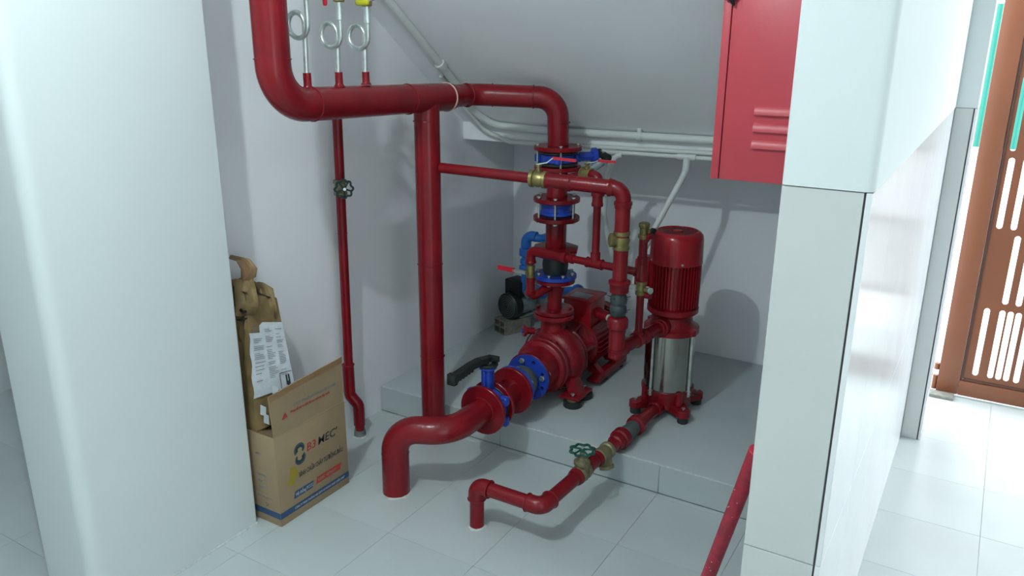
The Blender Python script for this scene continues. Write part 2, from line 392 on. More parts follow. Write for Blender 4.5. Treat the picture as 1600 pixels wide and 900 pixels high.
# --- header
hdr = thing('header_pipe', 'thick red header pipe bending along the wall and down to the blue valve', 'pipe', (XH, 2.0, 1.0))
MB().tube(fil([(-2.150, 2.0, 2.66), (XH, 1.985, 1.641), (XH, 2.99, 1.612)], .14, 14), HD, 32).build('main_run', RED, hdr)
MB().tube(fil([(XH, 2.965, 1.612), (XH, 3.19, 1.612), (-1.783, 3.36, 1.60), (-1.780, 3.37, 1.385)], [.10, .095], 12), .0505, 28).build('branch_run', RED, hdr)
for a, d, r in (((-2.142, 1.99, 1.795), (0, 0, 1), HD), ((XH, 2.15, 1.637), (0, 1, 0), HD), ((XH, 2.70, 1.620), (0, 1, 0), HD)):
    ring(a, d, r+.0005, tr=.003).build('weld_ring', RED, hdr)
ring((XH, 2.975, 1.612), (0, 1, 0), HD+.001, tr=.0035).build('sealant_ring', CREAM, hdr, label='cream coloured sealant ring')
MB().lathe((XH, 2.975, 1.612), (0, 1, 0), [(0, HD), (.03, .058), (.06, .052)], 30).build('reducer', RED, hdr)
ring((XH+.010, 3.12, 1.612), (.15, 1, 0), .051, tr=.0035).build('weld_ring', RED, hdr)
ring((-2.06, 3.235, 1.609), (.88, .47, 0), .051, tr=.0035).build('weld_ring', RED, hdr)
ring((-1.885, 3.312, 1.604), (.88, .45, 0), .051, tr=.0035).build('weld_ring', RED, hdr)
ring((-1.780, 3.37, 1.49), (0, 0, 1), .051, tr=.0035).build('weld_ring', RED, hdr)
stubs = []
for (y, zt_, hh) in ((2.139, 1.745, .0), (2.300, 1.742, 0), (2.449, 1.738, 0)):
    z0 = 1.69; MB().lathe((XH, y, z0), (0, 0, 1), [(0, .022), (.008, .016), (.012, .0145), (zt_-z0, .0145)], 20).build('stub', RED, hdr)
    stubs.append((XH, y, zt_))
AX, AY = -1.782, 3.37
def vflange(parent, z, th, r, bore, material=RED, nb=0, L=.05, br=.010, down=True, ph=0):
    f_ = disc_ring((AX, AY, z), (0, 0, 1), r, th, bore).build('flange', material, parent); return f_
f1 = vflange(hdr, 1.362, .020, .113, .048)
# --- down pipe
dn = thing('down_pipe', 'thick red vertical pipe from the header tee down to the floor', 'pipe', (-2.14, 2.83, 0))
MB().cyl((-2.143, 2.83, 0), (-2.137, 2.83, 1.60), DP, n=32).build('pipe', RED, dn)
for z in (1.52, .88, .43): ring((-2.140, 2.83, z), (0, 0, 1), DP+.0006, tr=.0022).build('weld_ring', RED, dn)
# --- thin drain pipe
dr = thing('drain_pipe', 'thin red drain pipe standing against the left wall beside the box', 'pipe', (-2.47, 2.65, 0))
MB().tube(fil([(-2.135, 2.55, 1.60), (-2.457, 2.62, 1.60), (-2.498, 2.64, .30), (-2.500, 2.64, .20)], .04, 8), .0215, 22).build('pipe', RED, dr)
MB().tube(fil([(-2.500, 2.64, .375), (-2.500, 2.64, .215), (-2.462, 2.655, .165), (-2.462, 2.655, .06)], .035, 8), .0275, 22).build('offset_fitting', RED, dr)
MB().cyl((-2.462, 2.655, .02), (-2.462, 2.655, .06), .0235, n=22).build('lower_pipe', RED, dr)
ring((-2.500, 2.64, .372), (0, 0, 1), .027, tr=.004).build('rim', RED, dr)
ring((-2.476, 2.63, 1.02), (0, 0, 1), .0215, tr=.002).build('weld_ring', RED, dr)
MB().lathe((-2.462, 2.655, 0), (0, 0, 1), [(0, .03), (.03, .027), (.034, .022)], 22).build('floor_collar', DUSTR, dr, label='grey unpainted collar')
# mortar patches round the pipe feet
for (x, y, r) in ((-1.99, 2.35, .066), (-1.555, 2.32, .036), (-2.14, 2.83, .064), (-2.462, 2.655, .038)):
    n = 22; mm = MB(); mm.lathe((x, y, 0), (0, 0, 1), [(0, r), (.003, r*.93), (.006, r*.8)], n)
    for q in mm.v: k = 1+random.uniform(-.08, .12); q.x = x+(q.x-x)*k; q.y = y+(q.y-y)*k
    mm.build('mortar_patch', MORT, floor)

def handwheel(parent, c, ax, R, material, lobes=8, name='handwheel', rt_=.005):
    u, v, d = basis(ax); c = V(c); m_ = MB(); n = lobes*8
    m_.tube([c+(u*math.cos(2*PI*k/n)+v*math.sin(2*PI*k/n))*(R*(1+.10*math.cos(lobes*2*PI*k/n))) for k in range(n)], rt_, 8, closed=True)
    for k in range(5):
        a = 2*PI*k/5+.3; e = u*math.cos(a)+v*math.sin(a)
        m_.tube([c+e*.006+d*.004, c+e*R*.5+d*.003, c+e*R], [.0048, .004, .004], 8)
    m_.lathe(c-d*.006, d, [(0, .010), (.014, .010), (.016, .008)], 14)
    w_ = m_.build(name, material, parent)
    MB().lathe(c+d*.010, d, [(0, .007), (.006, .007)], 6).build('wheel_nut', ZINC, w_)
    return w_
# gate valve on the thin pipe
gv = thing('gate_valve', 'small brass gate valve with dark green handwheel on the thin drain pipe', 'valve', (-2.469, 2.626, 1.23))
MB().lathe((-2.469, 2.626, 1.195), (0, 0, 1), [(0, .027), (.004, .030), (.016, .030), (.018, .025), (.052, .025), (.054, .030), (.066, .030), (.07, .027)], 8).build('body', BRASSC, gv)
gd = V((.80, -.58, .08)).normalized(); p0 = V((-2.469, 2.626, 1.23))
MB().lathe(p0, gd, [(0, .02), (.035, .02), (.037, .017), (.055, .014), (.057, .007), (.083, .006)], 14).build('bonnet', BRASSC, gv)
handwheel(gv, p0+gd*.080, gd, .037, DGREEN)

# --- siphons
def siphon(p, label, zc, ztop, rr=.043, r=.0092):
    t = thing('gauge_siphon', label, 'siphon', p, 'gauge siphons on the header pipe'); x, y, z = p
    cx = x-.001-rr
    pts = [V((x-.002, y, z-.01)), V((x-.001, y+.004, zc-.03))]
    for k in range(0, 37):
        a = 2*PI*k/36; q = k/36
        pts.append(V((cx+rr*math.cos(a)+.030*q, y+.006-.016*q, zc+rr*math.sin(a)+.002*q)))
    last = pts[-1]
    pts += [V((last.x+.001, last.y, last.z+.03)), V((last.x+.001, last.y, ztop))]
    MB().tube(pts, r, 14).build('coiled_tube', ZINC, t); return t, V((last.x+.001, last.y, ztop))
s1, e1 = siphon(stubs[0], 'galvanised gauge siphon nearest the rising pipe, leftmost of three', 1.745+.113+.046, 2.10)
s2, e2 = siphon(stubs[1], 'galvanised gauge siphon in the middle, between the other two', 1.742+.082+.046, 1.985)
s3, e3 = siphon(stubs[2], 'galvanised gauge siphon under the yellow handled valve, rightmost of three', 1.738+.080+.046, 1.975)
for s_, e_ in ((s2, e2), (s3, e3)):
    MB().cyl(e_-V((0, 0, .062)), e_+V((0, 0, .004)), .0125, n=16, ch=.002).build('sleeve', ZINC, s_)
def cock(e_, name, label, hm, style):
    t = thing(name, label, 'valve', e_)
    MB().lathe(e_, (0, 0, 1), [(0, .017), (.003, .020), (.022, .020), (.025, .016), (.05, .016), (.053, .020), (.075, .020), (.08, .012), (.12, .012)], 8).build('body', BRASS, t)
    if style == 'lever':
        MB().cyl(e_+V((-.015, -.006, .045)), e_+V((-.045, -.012, .045)), .008, n=12).build('stem', BRASS, t)
        MB().box(e_+V((-.060, -.022, -.012)), e_+V((-.042, -.012, .06)), .0075, seg=3).build('lever', REDH, t)
    else:
        MB().box(e_+V((-.036, -.028, .002)), e_+V((.028, -.012, .030)), .011, seg=3).build('lever', YEL, t)
        MB().cyl(e_+V((.0, -.016, .016)), e_+V((.03, .014, .03)), .008, n=10).build('stem', ZINC, t)
    return t
cock(e2, 'gauge_cock', 'brass gauge cock with hanging red lever above the middle siphon', REDH, 'lever')
cock(e3, 'gauge_cock', 'brass gauge cock with yellow handle above the rightmost siphon', YEL, 'yellow')

# --- butterfly valve on the discharge
def flange_ring_bolts(par, z, L, rad=.095, n=4, r=.009, ph=0.2): bolt_circle(par, (AX, AY, z), (0, 0, -1), rad, n, r, L, ph=ph)
bv = thing('butterfly_valve', 'blue butterfly valve in the discharge riser with lever pointing right', 'valve', (AX, AY, 1.322))
MB().lathe((AX, AY, 1.304), (0, 0, 1), [(0, .070), (.004, .082), (.038, .082), (.042, .070)], 32).build('body', BLUE, bv)
for a in (.5, 2.1, 3.6, 5.2):
    e = V((math.cos(a), math.sin(a), 0)); c_ = V((AX, AY, 1.324))+e*.092
    MB().cyl(c_-V((0, 0, .016)), c_+V((0, 0, .016)), .017, n=14).build('lug', BLUE, bv)
for z in (1.3465, 1.2925): disc_ring((AX, AY, z), (0, 0, 1), .094, .0115, .05).build('seat_liner', RUB, bv)
nd = V((.72, .69, .02)).normalized(); c0 = V((AX, AY, 1.324))
MB().cyl(c0+nd*.075, c0+nd*.175, .024, .021, 8, .002).build('neck', BLUE, bv)
MB().cyl(c0+nd*.170, c0+nd*.192, .040, n=20, ch=.003).build('top_plate', BLUE, bv)
MB().cyl(c0+nd*.193, c0+nd*.215, .034, n=20, ch=.004).build('index_plate', DARK, bv)
sd = V((-.28, .10, -.70)).normalized()
hp = c0+nd*.21
MB().tube([hp+V((.01, .0, .02)), hp+V((.012, -.02, -.03)), hp+V((-.03, -.06, -.075)), hp+V((-.10, -.13, -.095))], [.020, .022, .016, .011], 10).build('lever', GREYM, bv)
MB().box(hp+V((-.14, -.155, -.112)), hp+V((-.085, -.105, -.088)), .005).build('grip', DARK, bv)
MB().cyl(hp+V((.02, -.01, .0)), hp+V((.055, -.02, -.01)), .022, n=14, ch=.003).build('trigger', DARK, bv)
bolt_circle(bv, (AX, AY, 1.386), (0, 0, -1), .096, 4, .0095, .128, ph=.15)

# --- spool 1
sp1 = thing('flanged_spool', 'short red flanged spool between butterfly valve and check valve', 'pipe', (AX, AY, 1.2))
vflange(sp1, 1.270, .018, .112, .048); vflange(sp1, 1.118, .020, .112, .048)
MB().cyl((AX, AY, 1.136), (AX, AY, 1.272), .0505, n=28).build('pipe', RED, sp1)
# --- check valve
cv = thing('check_valve', 'blue wafer check valve held by long bolts between red flanges', 'valve', (AX, AY, 1.05))
MB().lathe((AX, AY, 1.052), (0, 0, 1), [(0, .074), (.005, .080), (.018, .080), (.022, .074), (.044, .074), (.048, .080), (.058, .080), (.062, .074)], 32).build('body', BLUE, cv)
for z in (1.046, 1.1145): disc_ring((AX, AY, z), (0, 0, 1), .080, .0035, .05).build('gasket', DARK, cv)
bolt_circle(cv, (AX, AY, 1.141), (0, 0, -1), .094, 6, .0105, .118, ph=.1)
# --- spool 2
sp2 = thing('flanged_spool', 'red flanged spool below the blue check valve, above the rubber joint', 'pipe', (AX, AY, .9))
vflange(sp2, 1.026, .020, .112, .048)
MB().cyl((AX, AY, .892), (AX, AY, 1.030), .0505, n=28).build('pipe', RED, sp2)
MB().lathe((AX, AY, .872), (0, 0, 1), [(0, .048), (0, .112), (.002, .115), (.018, .115), (.020, .112), (.020, .048)], 8, (True, True)).build('flange', RED, sp2)
# --- rubber joint
rj = thing('rubber_joint', 'black rubber expansion joint with blue flanges under the riser', 'pipe joint', (AX, AY, .8))
disc_ring((AX, AY, .852), (0, 0, 1), .102, .016, .045).build('flange', BLUE, rj)
disc_ring((AX, AY, .738), (0, 0, 1), .106, .018, .045).build('flange', BLUE, rj)
MB().lathe((AX, AY, .754), (0, 0, 1), [(0, .050), (.004, .056), (.02, .061), (.05, .0645), (.08, .061), (.094, .056), (.1, .050)], 36).build('bellows', RUB, rj)
bolt_circle(rj, (AX, AY, .763), (0, 0, -1), .088, 8, .010, .045, ph=.25)
# --- reducer
rd = thing('reducer', 'red flanged reducer standing on the pump discharge flange', 'pipe', (AX, AY, .6))
vflange(rd, .716, .020, .100, .04)
MB().lathe((AX, AY, .575), (0, 0, 1), [(0, .037), (.03, .036), (.06, .037), (.13, .052), (.145, .054)], 28).build('cone', RED, rd)
disc_ring((AX, AY, .558), (0, 0, 1), .098, .019, .03).build('flange', RED, rd)
bolt_circle(rd, (AX, AY, .581), (0, 0, -1), .080, 4, .011, .05, REDC, ph=.4)

# ================================================================ PUMP 1
PX, PZ = -1.768, .318
pm1 = thing('end_suction_pump', 'large red end suction pump with horizontal finned motor on the plinth', 'pump', (PX, 3.37, ZP))
Yd = (0, 1, 0)
disc_ring((PX, 3.088, PZ), Yd, .112, .018, .04).build('suction_flange', RED, pm1)
MB().lathe((PX, 3.104, PZ), Yd, [(0, .096), (.008, .104), (.095, .114), (.100, .130), (.104, .134), (.128, .134), (.132, .140), (.148, .140), (.152, .136)], 44).build('suction_cover', REDC, pm1)
# spiral volute: a swelling snail ring round a flat drum
vm = MB(); n = 60; vs = []; fs = []; cy = 3.350; mp = 15
for k in range(n):
    th = 2*PI*k/n; Ro = .160+.012*math.cos(th-.9); mn = .056+.006*math.cos(th-.9)
    for i in range(mp):
        a = -PI*.52+PI*1.04*i/(mp-1); rr_ = Ro-mn+mn*math.cos(a); t = .074*math.sin(a)/math.sin(PI*.52)
        vs.append((PX+rr_*math.sin(th), cy+t, PZ+rr_*math.cos(th)))
for k in range(n):
    k2 = (k+1) % n
    for i in range(mp-1): fs.append((k*mp+i, k*mp+i+1, k2*mp+i+1, k2*mp+i))
fs.append(tuple(k*mp for k in range(n))); fs.append(tuple(k*mp+mp-1 for k in range(n))[::-1])
vm.add(vs, fs); vm.build('volute', REDC, pm1, ang=60)
ring((PX, cy-.012, PZ), Yd, .166, tr=.0035).build('casting_seam', REDC, pm1)
MB().lathe((PX, cy, PZ), Yd, [(.066, .148), (.070, .153), (.078, .153), (.082, .148)], 44).build('casing_rim', REDC, pm1)
MB().lathe((AX, AY-.01, .43), (0, 0, 1), [(0, .075), (.04, .064), (.085, .060), (.105, .066)], 28).build('discharge_neck', REDC, pm1)
disc_ring((AX, AY, .532), (0, 0, 1), .100, .022, .03).build('discharge_flange', REDC, pm1)
MB().cyl((PX-.07, 3.27, .475), (PX-.105, 3.235, .480), .017, n=18, ch=.002).build('gauge_boss', REDC, pm1)
MB().cyl((PX-.100, 3.240, .479), (PX-.112, 3.228, .480), .0285, n=20, ch=.003).build('gauge_boss', REDC, pm1)
MB().cyl((PX-.1125, 3.2275, .480), (PX-.117, 3.223, .4805), .010, n=12).build('plug_cap', BLUE, pm1, label='small blue plug')
bolt_circle(pm1, (PX, 3.242, PZ), Yd, .128, 8, .008, .03, REDC)
MB().cyl((PX+.045, 3.262, PZ+.125), (PX+.055, 3.25, PZ+.132), .010, n=12, ch=.001).build('plug', REDC, pm1)
# bracket with windows
bk = MB(); bk.lathe((PX, 3.425, PZ), Yd, [(0, .105), (.01, .095), (.03, .07), (.09, .065), (.11, .10), (.12, .135), (.135, .135)], 36)
for k in range(6):
    a = 2*PI*k/6+.2; e = V((math.cos(a), 0, math.sin(a)))
    c_ = V((PX, 3.43, PZ)); bk.tube([c_+e*.125, c_+V((0, .06, 0))+e*.115, c_+V((0, .12, 0))+e*.128], .015, 8)
bk.build('bearing_bracket', REDC, pm1)
bolt_circle(pm1, (PX, 3.555, PZ), Yd, .122, 8, .009, .02, REDC)
# motor
MX, MR, MY0, MY1 = PX, .118, 3.565, 3.93
mot = MB().lathe((MX, MY0, PZ), Yd, [(0, .130), (.02, .135), (.028, MR), (.31, MR), (.315, MR)], 44).build('motor_housing', REDP, pm1)
finm = None
for k in range(32):
    a = 2*PI*k/32
    if .35*PI < a < .65*PI: continue
    ux = V((math.cos(a), 0, math.sin(a))); w_ = V((-math.sin(a), 0, math.cos(a)))*.003
    b0 = V((MX, 0, PZ)); f_ = MB()
    lo, hi = MR-.006, MR+.024
    f_.add([b0+ux*lo-w_+V((0, MY0+.028, 0)), b0+ux*hi-w_*.6+V((0, MY0+.032, 0)), b0+ux*hi-w_*.6+V((0, MY0+.29, 0)), b0+ux*lo-w_+V((0, MY0+.30, 0)),
            b0+ux*lo+w_+V((0, MY0+.028, 0)), b0+ux*hi+w_*.6+V((0, MY0+.032, 0)), b0+ux*hi+w_*.6+V((0, MY0+.29, 0)), b0+ux*lo+w_+V((0, MY0+.30, 0))],
           [(0, 1, 2, 3), (7, 6, 5, 4), (0, 4, 5, 1), (1, 5, 6, 2), (2, 6, 7, 3), (3, 7, 4, 0)])
    f_.build('fin', REDP, pm1)
MB().lathe((MX, MY0+.30, PZ), Yd, [(0, .146), (.06, .146), (.075, .136), (.08, .12)], 40).build('fan_cover', REDP, pm1)
# terminal box on top
tb = MB(); tb.box((MX-.075, 3.585, PZ+.10), (MX+.085, 3.76, PZ+.235), .006); tb.build('terminal_box', REDP, pm1)
tbl = MB().box((MX-.083, 3.577, PZ+.236), (MX+.093, 3.768, PZ+.252), .005).build('box_lid', REDP, pm1)
MB().box((MX-.050, 3.60, PZ+.2521), (MX+.055, 3.68, PZ+.2535), .0003).build('name_plate', PLATE, tbl, label='grey metal name plate')
MB().cyl((MX+.085, 3.67, PZ+.165), (MX+.150, 3.655, PZ+.155), .030, .026, 18, .003).build('gland_boss', REDP, pm1)
MB().cyl((MX+.150, 3.655, PZ+.155), (MX+.185, 3.645, PZ+.150), .018, n=16, ch=.003).build('cable_gland', WHITEP, pm1, label='white cable gland')
# feet
for sx in (-1, 1):
    fx = PX+sx*.150
    ft = MB(); ft.poly([(PX+sx*.095, 3.285, .262), (PX+sx*.150, 3.285, .262), (PX+sx*.192, 3.265, .186), (PX+sx*.128, 3.265, .186)], (0, 1, 0), .060)
    ft.box((min(PX+sx*.10, PX+sx*.205), 3.225, .172), (max(PX+sx*.10, PX+sx*.205), 3.385, .188), .004); ft.build('foot', REDC, pm1)
    for yy in (3.245, 3.365):
        MB().lathe((PX+sx*.165, yy, ZP), (0, 0, 1), [(0, .042), (.004, .046), (.028, .046), (.032, .036)], 24).build('rubber_foot', RUB, pm1)
        MB().lathe((PX+sx*.165, yy, ZP+.032), (0, 0, 1), [(0, .029), (.005, .029)], 24).build('washer', BRASSC, pm1)
        hexbolt(pm1, (PX+sx*.165, yy, .196), (0, 0, -1), .011, .012, BOLT)
    MB().box((min(PX+sx*.115, PX+sx*.185), 3.50, .160), (max(PX+sx*.115, PX+sx*.185), 3.86, .176), .003).build('base_rail', REDC, pm1)
    MB().box((min(PX+sx*.175, PX+sx*.185), 3.50, .176), (max(PX+sx*.175, PX+sx*.185), 3.86, .200), .002).build('rail_flange', REDC, pm1)
    for yy in (3.60, 3.80):
        MB().poly([(PX+sx*.06, yy-.02, .215), (PX+sx*.115, yy-.02, .225), (PX+sx*.165, yy-.02, .1765), (PX+sx*.09, yy-.02, .1765)], (0, 1, 0), .04).build('motor_foot', REDC, pm1)
        MB().cyl((PX+sx*.15, yy+.03, ZP), (PX+sx*.15, yy+.03, .160), .026, n=20, ch=.003).build('rubber_foot', RUB, pm1)

# ================================================================ SUCTION SIDE OF PUMP 1
SX, SZ = -1.762, .306
sp = thing('suction_pipe', 'thick red S shaped suction pipe rising from the floor to the pump', 'pipe', (-1.99, 2.35, 0))
MB().tube(fil([(-1.99, 2.35, 0), (-1.985, 2.35, .302), (SX, 2.445, SZ), (SX, 2.692, SZ)], [.105, .15], 14), .058, 34).build('pipe', RED, sp)
ring((-1.987, 2.35, .19), (0, 0, 1), .0582, tr=.0012).build('weld_ring', RED, sp)
disc_ring((SX, 2.676, SZ), Yd, .112, .018, .04).build('flange', RED, sp)
ring((SX, 2.674, SZ), Yd, .059, tr=.004).build('weld_ring', RED, sp)
# butterfly valve
bs = thing('butterfly_valve', 'blue butterfly valve on the floor suction line with black notched lever', 'valve', (SX, 2.725, SZ))
MB().lathe((SX, 2.700, SZ), Yd, [(0, .072), (.004, .085), (.046, .085), (.05, .072)], 36).build('body', BLUE, bs)
for y in (2.6945, 2.7502): disc_ring((SX, y, SZ), Yd, .090, .0052, .05).build('seat_liner', RUB, bs)
for k in range(6):
    a = 2*PI*(k+.5)/6; e = V((math.cos(a), 0, math.sin(a))); c_ = V((SX, 2.725, SZ))+e*.097
    MB().box(c_-V((.021, .016, .021)), c_+V((.021, .016, .021)), .008, seg=3).build('lug', BLUE, bs)
bn = MB(); bn.box((SX-.022, 2.703, SZ+.08), (SX+.022, 2.747, SZ+.185), .004); bn.box((SX-.006, 2.692, SZ+.10), (SX+.006, 2.704, SZ+.18), .002); bn.build('neck', BLUE, bs)
MB().cyl((SX, 2.725, SZ+.185), (SX, 2.725, SZ+.196), .040, n=24, ch=.002).build('top_plate', BLUE, bs)
MB().cyl((SX, 2.725, SZ+.197), (SX, 2.725, SZ+.210), .046, n=24, ch=.003).build('index_plate', DARK, bs)
MB().lathe((SX, 2.725, SZ+.2105), (0, 0, 1), [(0, .020), (.008, .020), (.012, .012), (.02, .011)], 16).build('stem_nut', BOLT, bs)
ld = V((-.23, -.97, 0)).normalized(); c_ = V((SX, 2.725, SZ+.222)); lv = MB()
def strip(mb, pts, wd, th):
    pts = [V(p) for p in pts]
    for i in range(len(pts)-1):
        a, b = pts[i], pts[i+1]; d = (b-a).normalized(); s_ = d.cross(V((0, 0, 1))).normalized(); n_ = s_.cross(d)
        mb.add([a-s_*wd-n_*th, a+s_*wd-n_*th, a+s_*wd+n_*th, a-s_*wd+n_*th, b-s_*wd-n_*th, b+s_*wd-n_*th, b+s_*wd+n_*th, b-s_*wd+n_*th],
               [(0, 1, 2, 3), (7, 6, 5, 4), (0, 4, 5, 1), (1, 5, 6, 2), (2, 6, 7, 3), (3, 7, 4, 0)])
strip(lv, [c_-ld*.03, c_+ld*.05+V((0, 0, .008)), c_+ld*.10+V((0, 0, .002)), c_+ld*.20-V((0, 0, .022))], .018, .013)
for k in range(6):
    q = c_+ld*(.105+.017*k)-V((0, 0, .014+.0042*k)); lv.cyl(q-V((.015, -.004, 0)), q+V((.015, -.004, 0)), .009, n=10)
lv.box(c_+ld*.205-V((.021, .014, .052)), c_+ld*.205+V((.021, .014, -.002)), .005)
lv.box(c_-V((.012, .004, 0))+V((.03, .0, 0)), c_+V((.055, .012, .026)), .003)
lv.build('lever', DARK, bs)
bolt_circle(bs, (SX, 2.7005, SZ), Yd, .094, 6, .011, .048)
# spool
ss = thing('flanged_spool', 'short red flanged spool between two blue fittings on the suction line', 'pipe', (SX, 2.85, SZ))
disc_ring((SX, 2.756, SZ), Yd, .110, .018, .04).build('flange', RED, ss); disc_ring((SX, 2.915, SZ), Yd, .112, .018, .04).build('flange', RED, ss)
MB().lathe((SX, 2.774, SZ), Yd, [(0, .062), (.01, .058), (.13, .058), (.141, .062)], 30).build('pipe', RED, ss)
# flexible joint
fj = thing('rubber_joint', 'grey rubber joint with big bolted blue flanges in front of the pump', 'pipe joint', (SX, 3.01, PZ-.003))
FZ = PZ-.003
holes_disc((SX, 2.934, FZ-.004), Yd, .108, .016, .05, .010, .089, 8).build('flange', BLUE, fj)
holes_disc((SX, 3.068, FZ), Yd, .112, .018, .05, .010, .091, 8).build('flange', BLUE, fj)
MB().lathe((SX, 2.950, FZ-.002), Yd, [(0, .058), (.012, .066), (.03, .075), (.06, .082), (.09, .075), (.108, .066), (.118, .058)], 36).build('bellows', RUBG, fj)
bolt_circle(fj, (SX, 2.9515, FZ-.004), Yd, .091, 6, .011, .012, ph=.1)
bolt_circle(fj, (SX, 3.058, FZ), Yd, .091, 4, .014, .055, ph=.55)

# ================================================================ TEST LINE (upper small red pipe)
TX, TY, TZ = -1.272, 2.98, 1.288
tl = thing('test_pipe', 'red branch pipe from the down pipe across to the brass check valve', 'pipe', (-1.6, 2.9, 1.3))
ta, tbp = V((-2.135, 2.845, 1.322)), V((TX, TY, TZ)); td = (tbp-ta).normalized()
def T(t): return ta+td*t
Lt = (tbp-ta).length
MB().cyl(ta, T(.478), .0225, n=22).build('thin_pipe', RED, tl)
MB().tube(fil([T(.535), tbp, (TX, TY, 1.115), (TX, TY, 1.06)], .045, 10), .031, 26).build('bend_pipe', RED, tl)
collar(tl, T(.535), T(.560), .034); collar(tl, T(Lt-.065), T(Lt-.04), .0375); collar(tl, (TX, TY, TZ-.05), (TX, TY, TZ-.08), .0375)
collar(tl, T(Lt-.235), T(Lt-.215), .0365, 'tee_rim'); collar(tl, T(Lt-.345), T(Lt-.33), .036, 'tee_rim')
def ballvalve(name, label, c, d, r, L, hdir, hl, group=None, up_=(0, 0, 1), grip=REDH, bent=.028, mat_=BRASS, wd=.010, sth=.002):
    c = V(c); d = V(d).normalized(); up_ = V(up_); t = thing(name, label, 'valve', c, group)
    MB().lathe(c-d*L/2, d, [(0, r*.95), (.003, r*1.08), (L*.22, r*1.08), (L*.26, r*.92), (L*.5, r*1.0), (L*.74, r*.92), (L*.78, r*1.08), (L-.003, r*1.08), (L, r*.95)], 20).build('body', mat_, t)
    MB().lathe(c+up_*r*.8, up_, [(0, .011), (r*.4, .011), (r*.42, .008), (r*.75, .008), (r*.78, .012), (r*1.0, .012), (r*1.02, .006), (r*1.15, .006)], 12).build('stem', mat_, t)
    hdir = V(hdir).normalized(); h0 = c+up_*(r*1.8); lvm = MB()
    h1 = h0+hdir*hl*.22+up_*bent*.3; h2 = h0+hdir*hl*.38+up_*bent; h3 = h0+hdir*hl+up_*bent*.7
    def st(mb, A, B, wd_, th):
        dd = (B-A).normalized(); s_ = dd.cross(up_).normalized(); n_ = s_.cross(dd)
        mb.add([A-s_*wd_-n_*th, A+s_*wd_-n_*th, A+s_*wd_+n_*th, A-s_*wd_+n_*th, B-s_*wd_-n_*th, B+s_*wd_-n_*th, B+s_*wd_+n_*th, B-s_*wd_+n_*th], [(0, 1, 2, 3), (7, 6, 5, 4), (0, 4, 5, 1), (1, 5, 6, 2), (2, 6, 7, 3), (3, 7, 4, 0)])
    st(lvm, h0-hdir*.010, h1, wd*.75, sth); st(lvm, h1, h2, wd*.6, sth); st(lvm, h2, h2+(h3-h2)*.1, wd*.6, sth)
    lev = lvm.build('lever', ZINC, t); g_ = MB(); st(g_, h2, h3, wd, .005); g_.build('grip', grip, lev); return t
ballvalve('ball_valve', 'brass ball valve with long red lever in the upper branch pipe', T(.507), td, .034, .075, (.90, .36, 0), .155)
# brass swing check below elbow
bc = thing('check_valve', 'brass swing check valve with round cap on the vertical branch pipe', 'valve', (TX, TY, 1.075))
MB().lathe((TX, TY, 1.035), (0, 0, 1), [(0, .030), (.003, .034), (.016, .034), (.02, .03), (.04, .035), (.06, .03), (.064, .034), (.078, .034), (.08, .030)], 22).build('body', BRASS, bc)
cd = V((-.75, -.64, .1)).normalized()
MB().lathe(V((TX, TY, 1.074)), cd, [(0, .024), (.036, .024), (.037, .029), (.048, .029), (.052, .022)], 22).build('round_cap', BRASS, bc)
# lower half of the riser
tr_ = thing('test_riser_pipe', 'red vertical pipe between brass check valve and small rubber joint', 'pipe', (TX, TY, .95))
MB().cyl((TX, TY, .888), (TX, TY, 1.036), .0305, n=26).build('pipe', RED, tr_)
MB().lathe((TX, TY, .850), (0, 0, 1), [(0, .030), (.004, .040), (.034, .041), (.040, .046), (.052, .046), (.056, .038)], 26).build('union', RED, tr_)
rj2 = thing('small_rubber_joint', 'small dark twin bulb rubber joint with bristling wire ends', 'pipe joint', (TX, TY, .80))
MB().lathe((TX, TY, .745), (0, 0, 1), [(0, .026), (.008, .032), (.03, .036), (.046, .034), (.052, .031), (.058, .034), (.076, .036), (.098, .031), (.106, .026)], 26).build('bellows', RUBD, rj2)
for k, (z, a) in enumerate([(z, a) for z in (.768, .826) for a in (-.2, .5, 2.6, 3.4, 4.6)]):
    e = V((math.cos(a), math.sin(a), .1)); MB().tube([V((TX, TY, z))+e*.030, V((TX, TY, z+.003))+e*.050], [.0022, .0012], 6).build('wire_end', DARK, rj2)
tr2 = thing('test_riser_pipe', 'red vertical pipe below the small rubber joint, joined to the slanting pipe', 'pipe', (TX, TY, .65))
MB().lathe((TX, TY, .690), (0, 0, 1), [(0, .036), (.006, .044), (.04, .045), (.050, .040), (.056, .03)], 26).build('union', RED, tr2)
MB().cyl((TX, TY, .56), (TX, TY, .692), .0345, n=26).build('pipe', RED, tr2)
MB().tube(fil([(TX, TY, .60), (TX, TY, .575), (TX+.002, TY+.04, .590)], .02), .037, 22).build('elbow', RED, tr2)
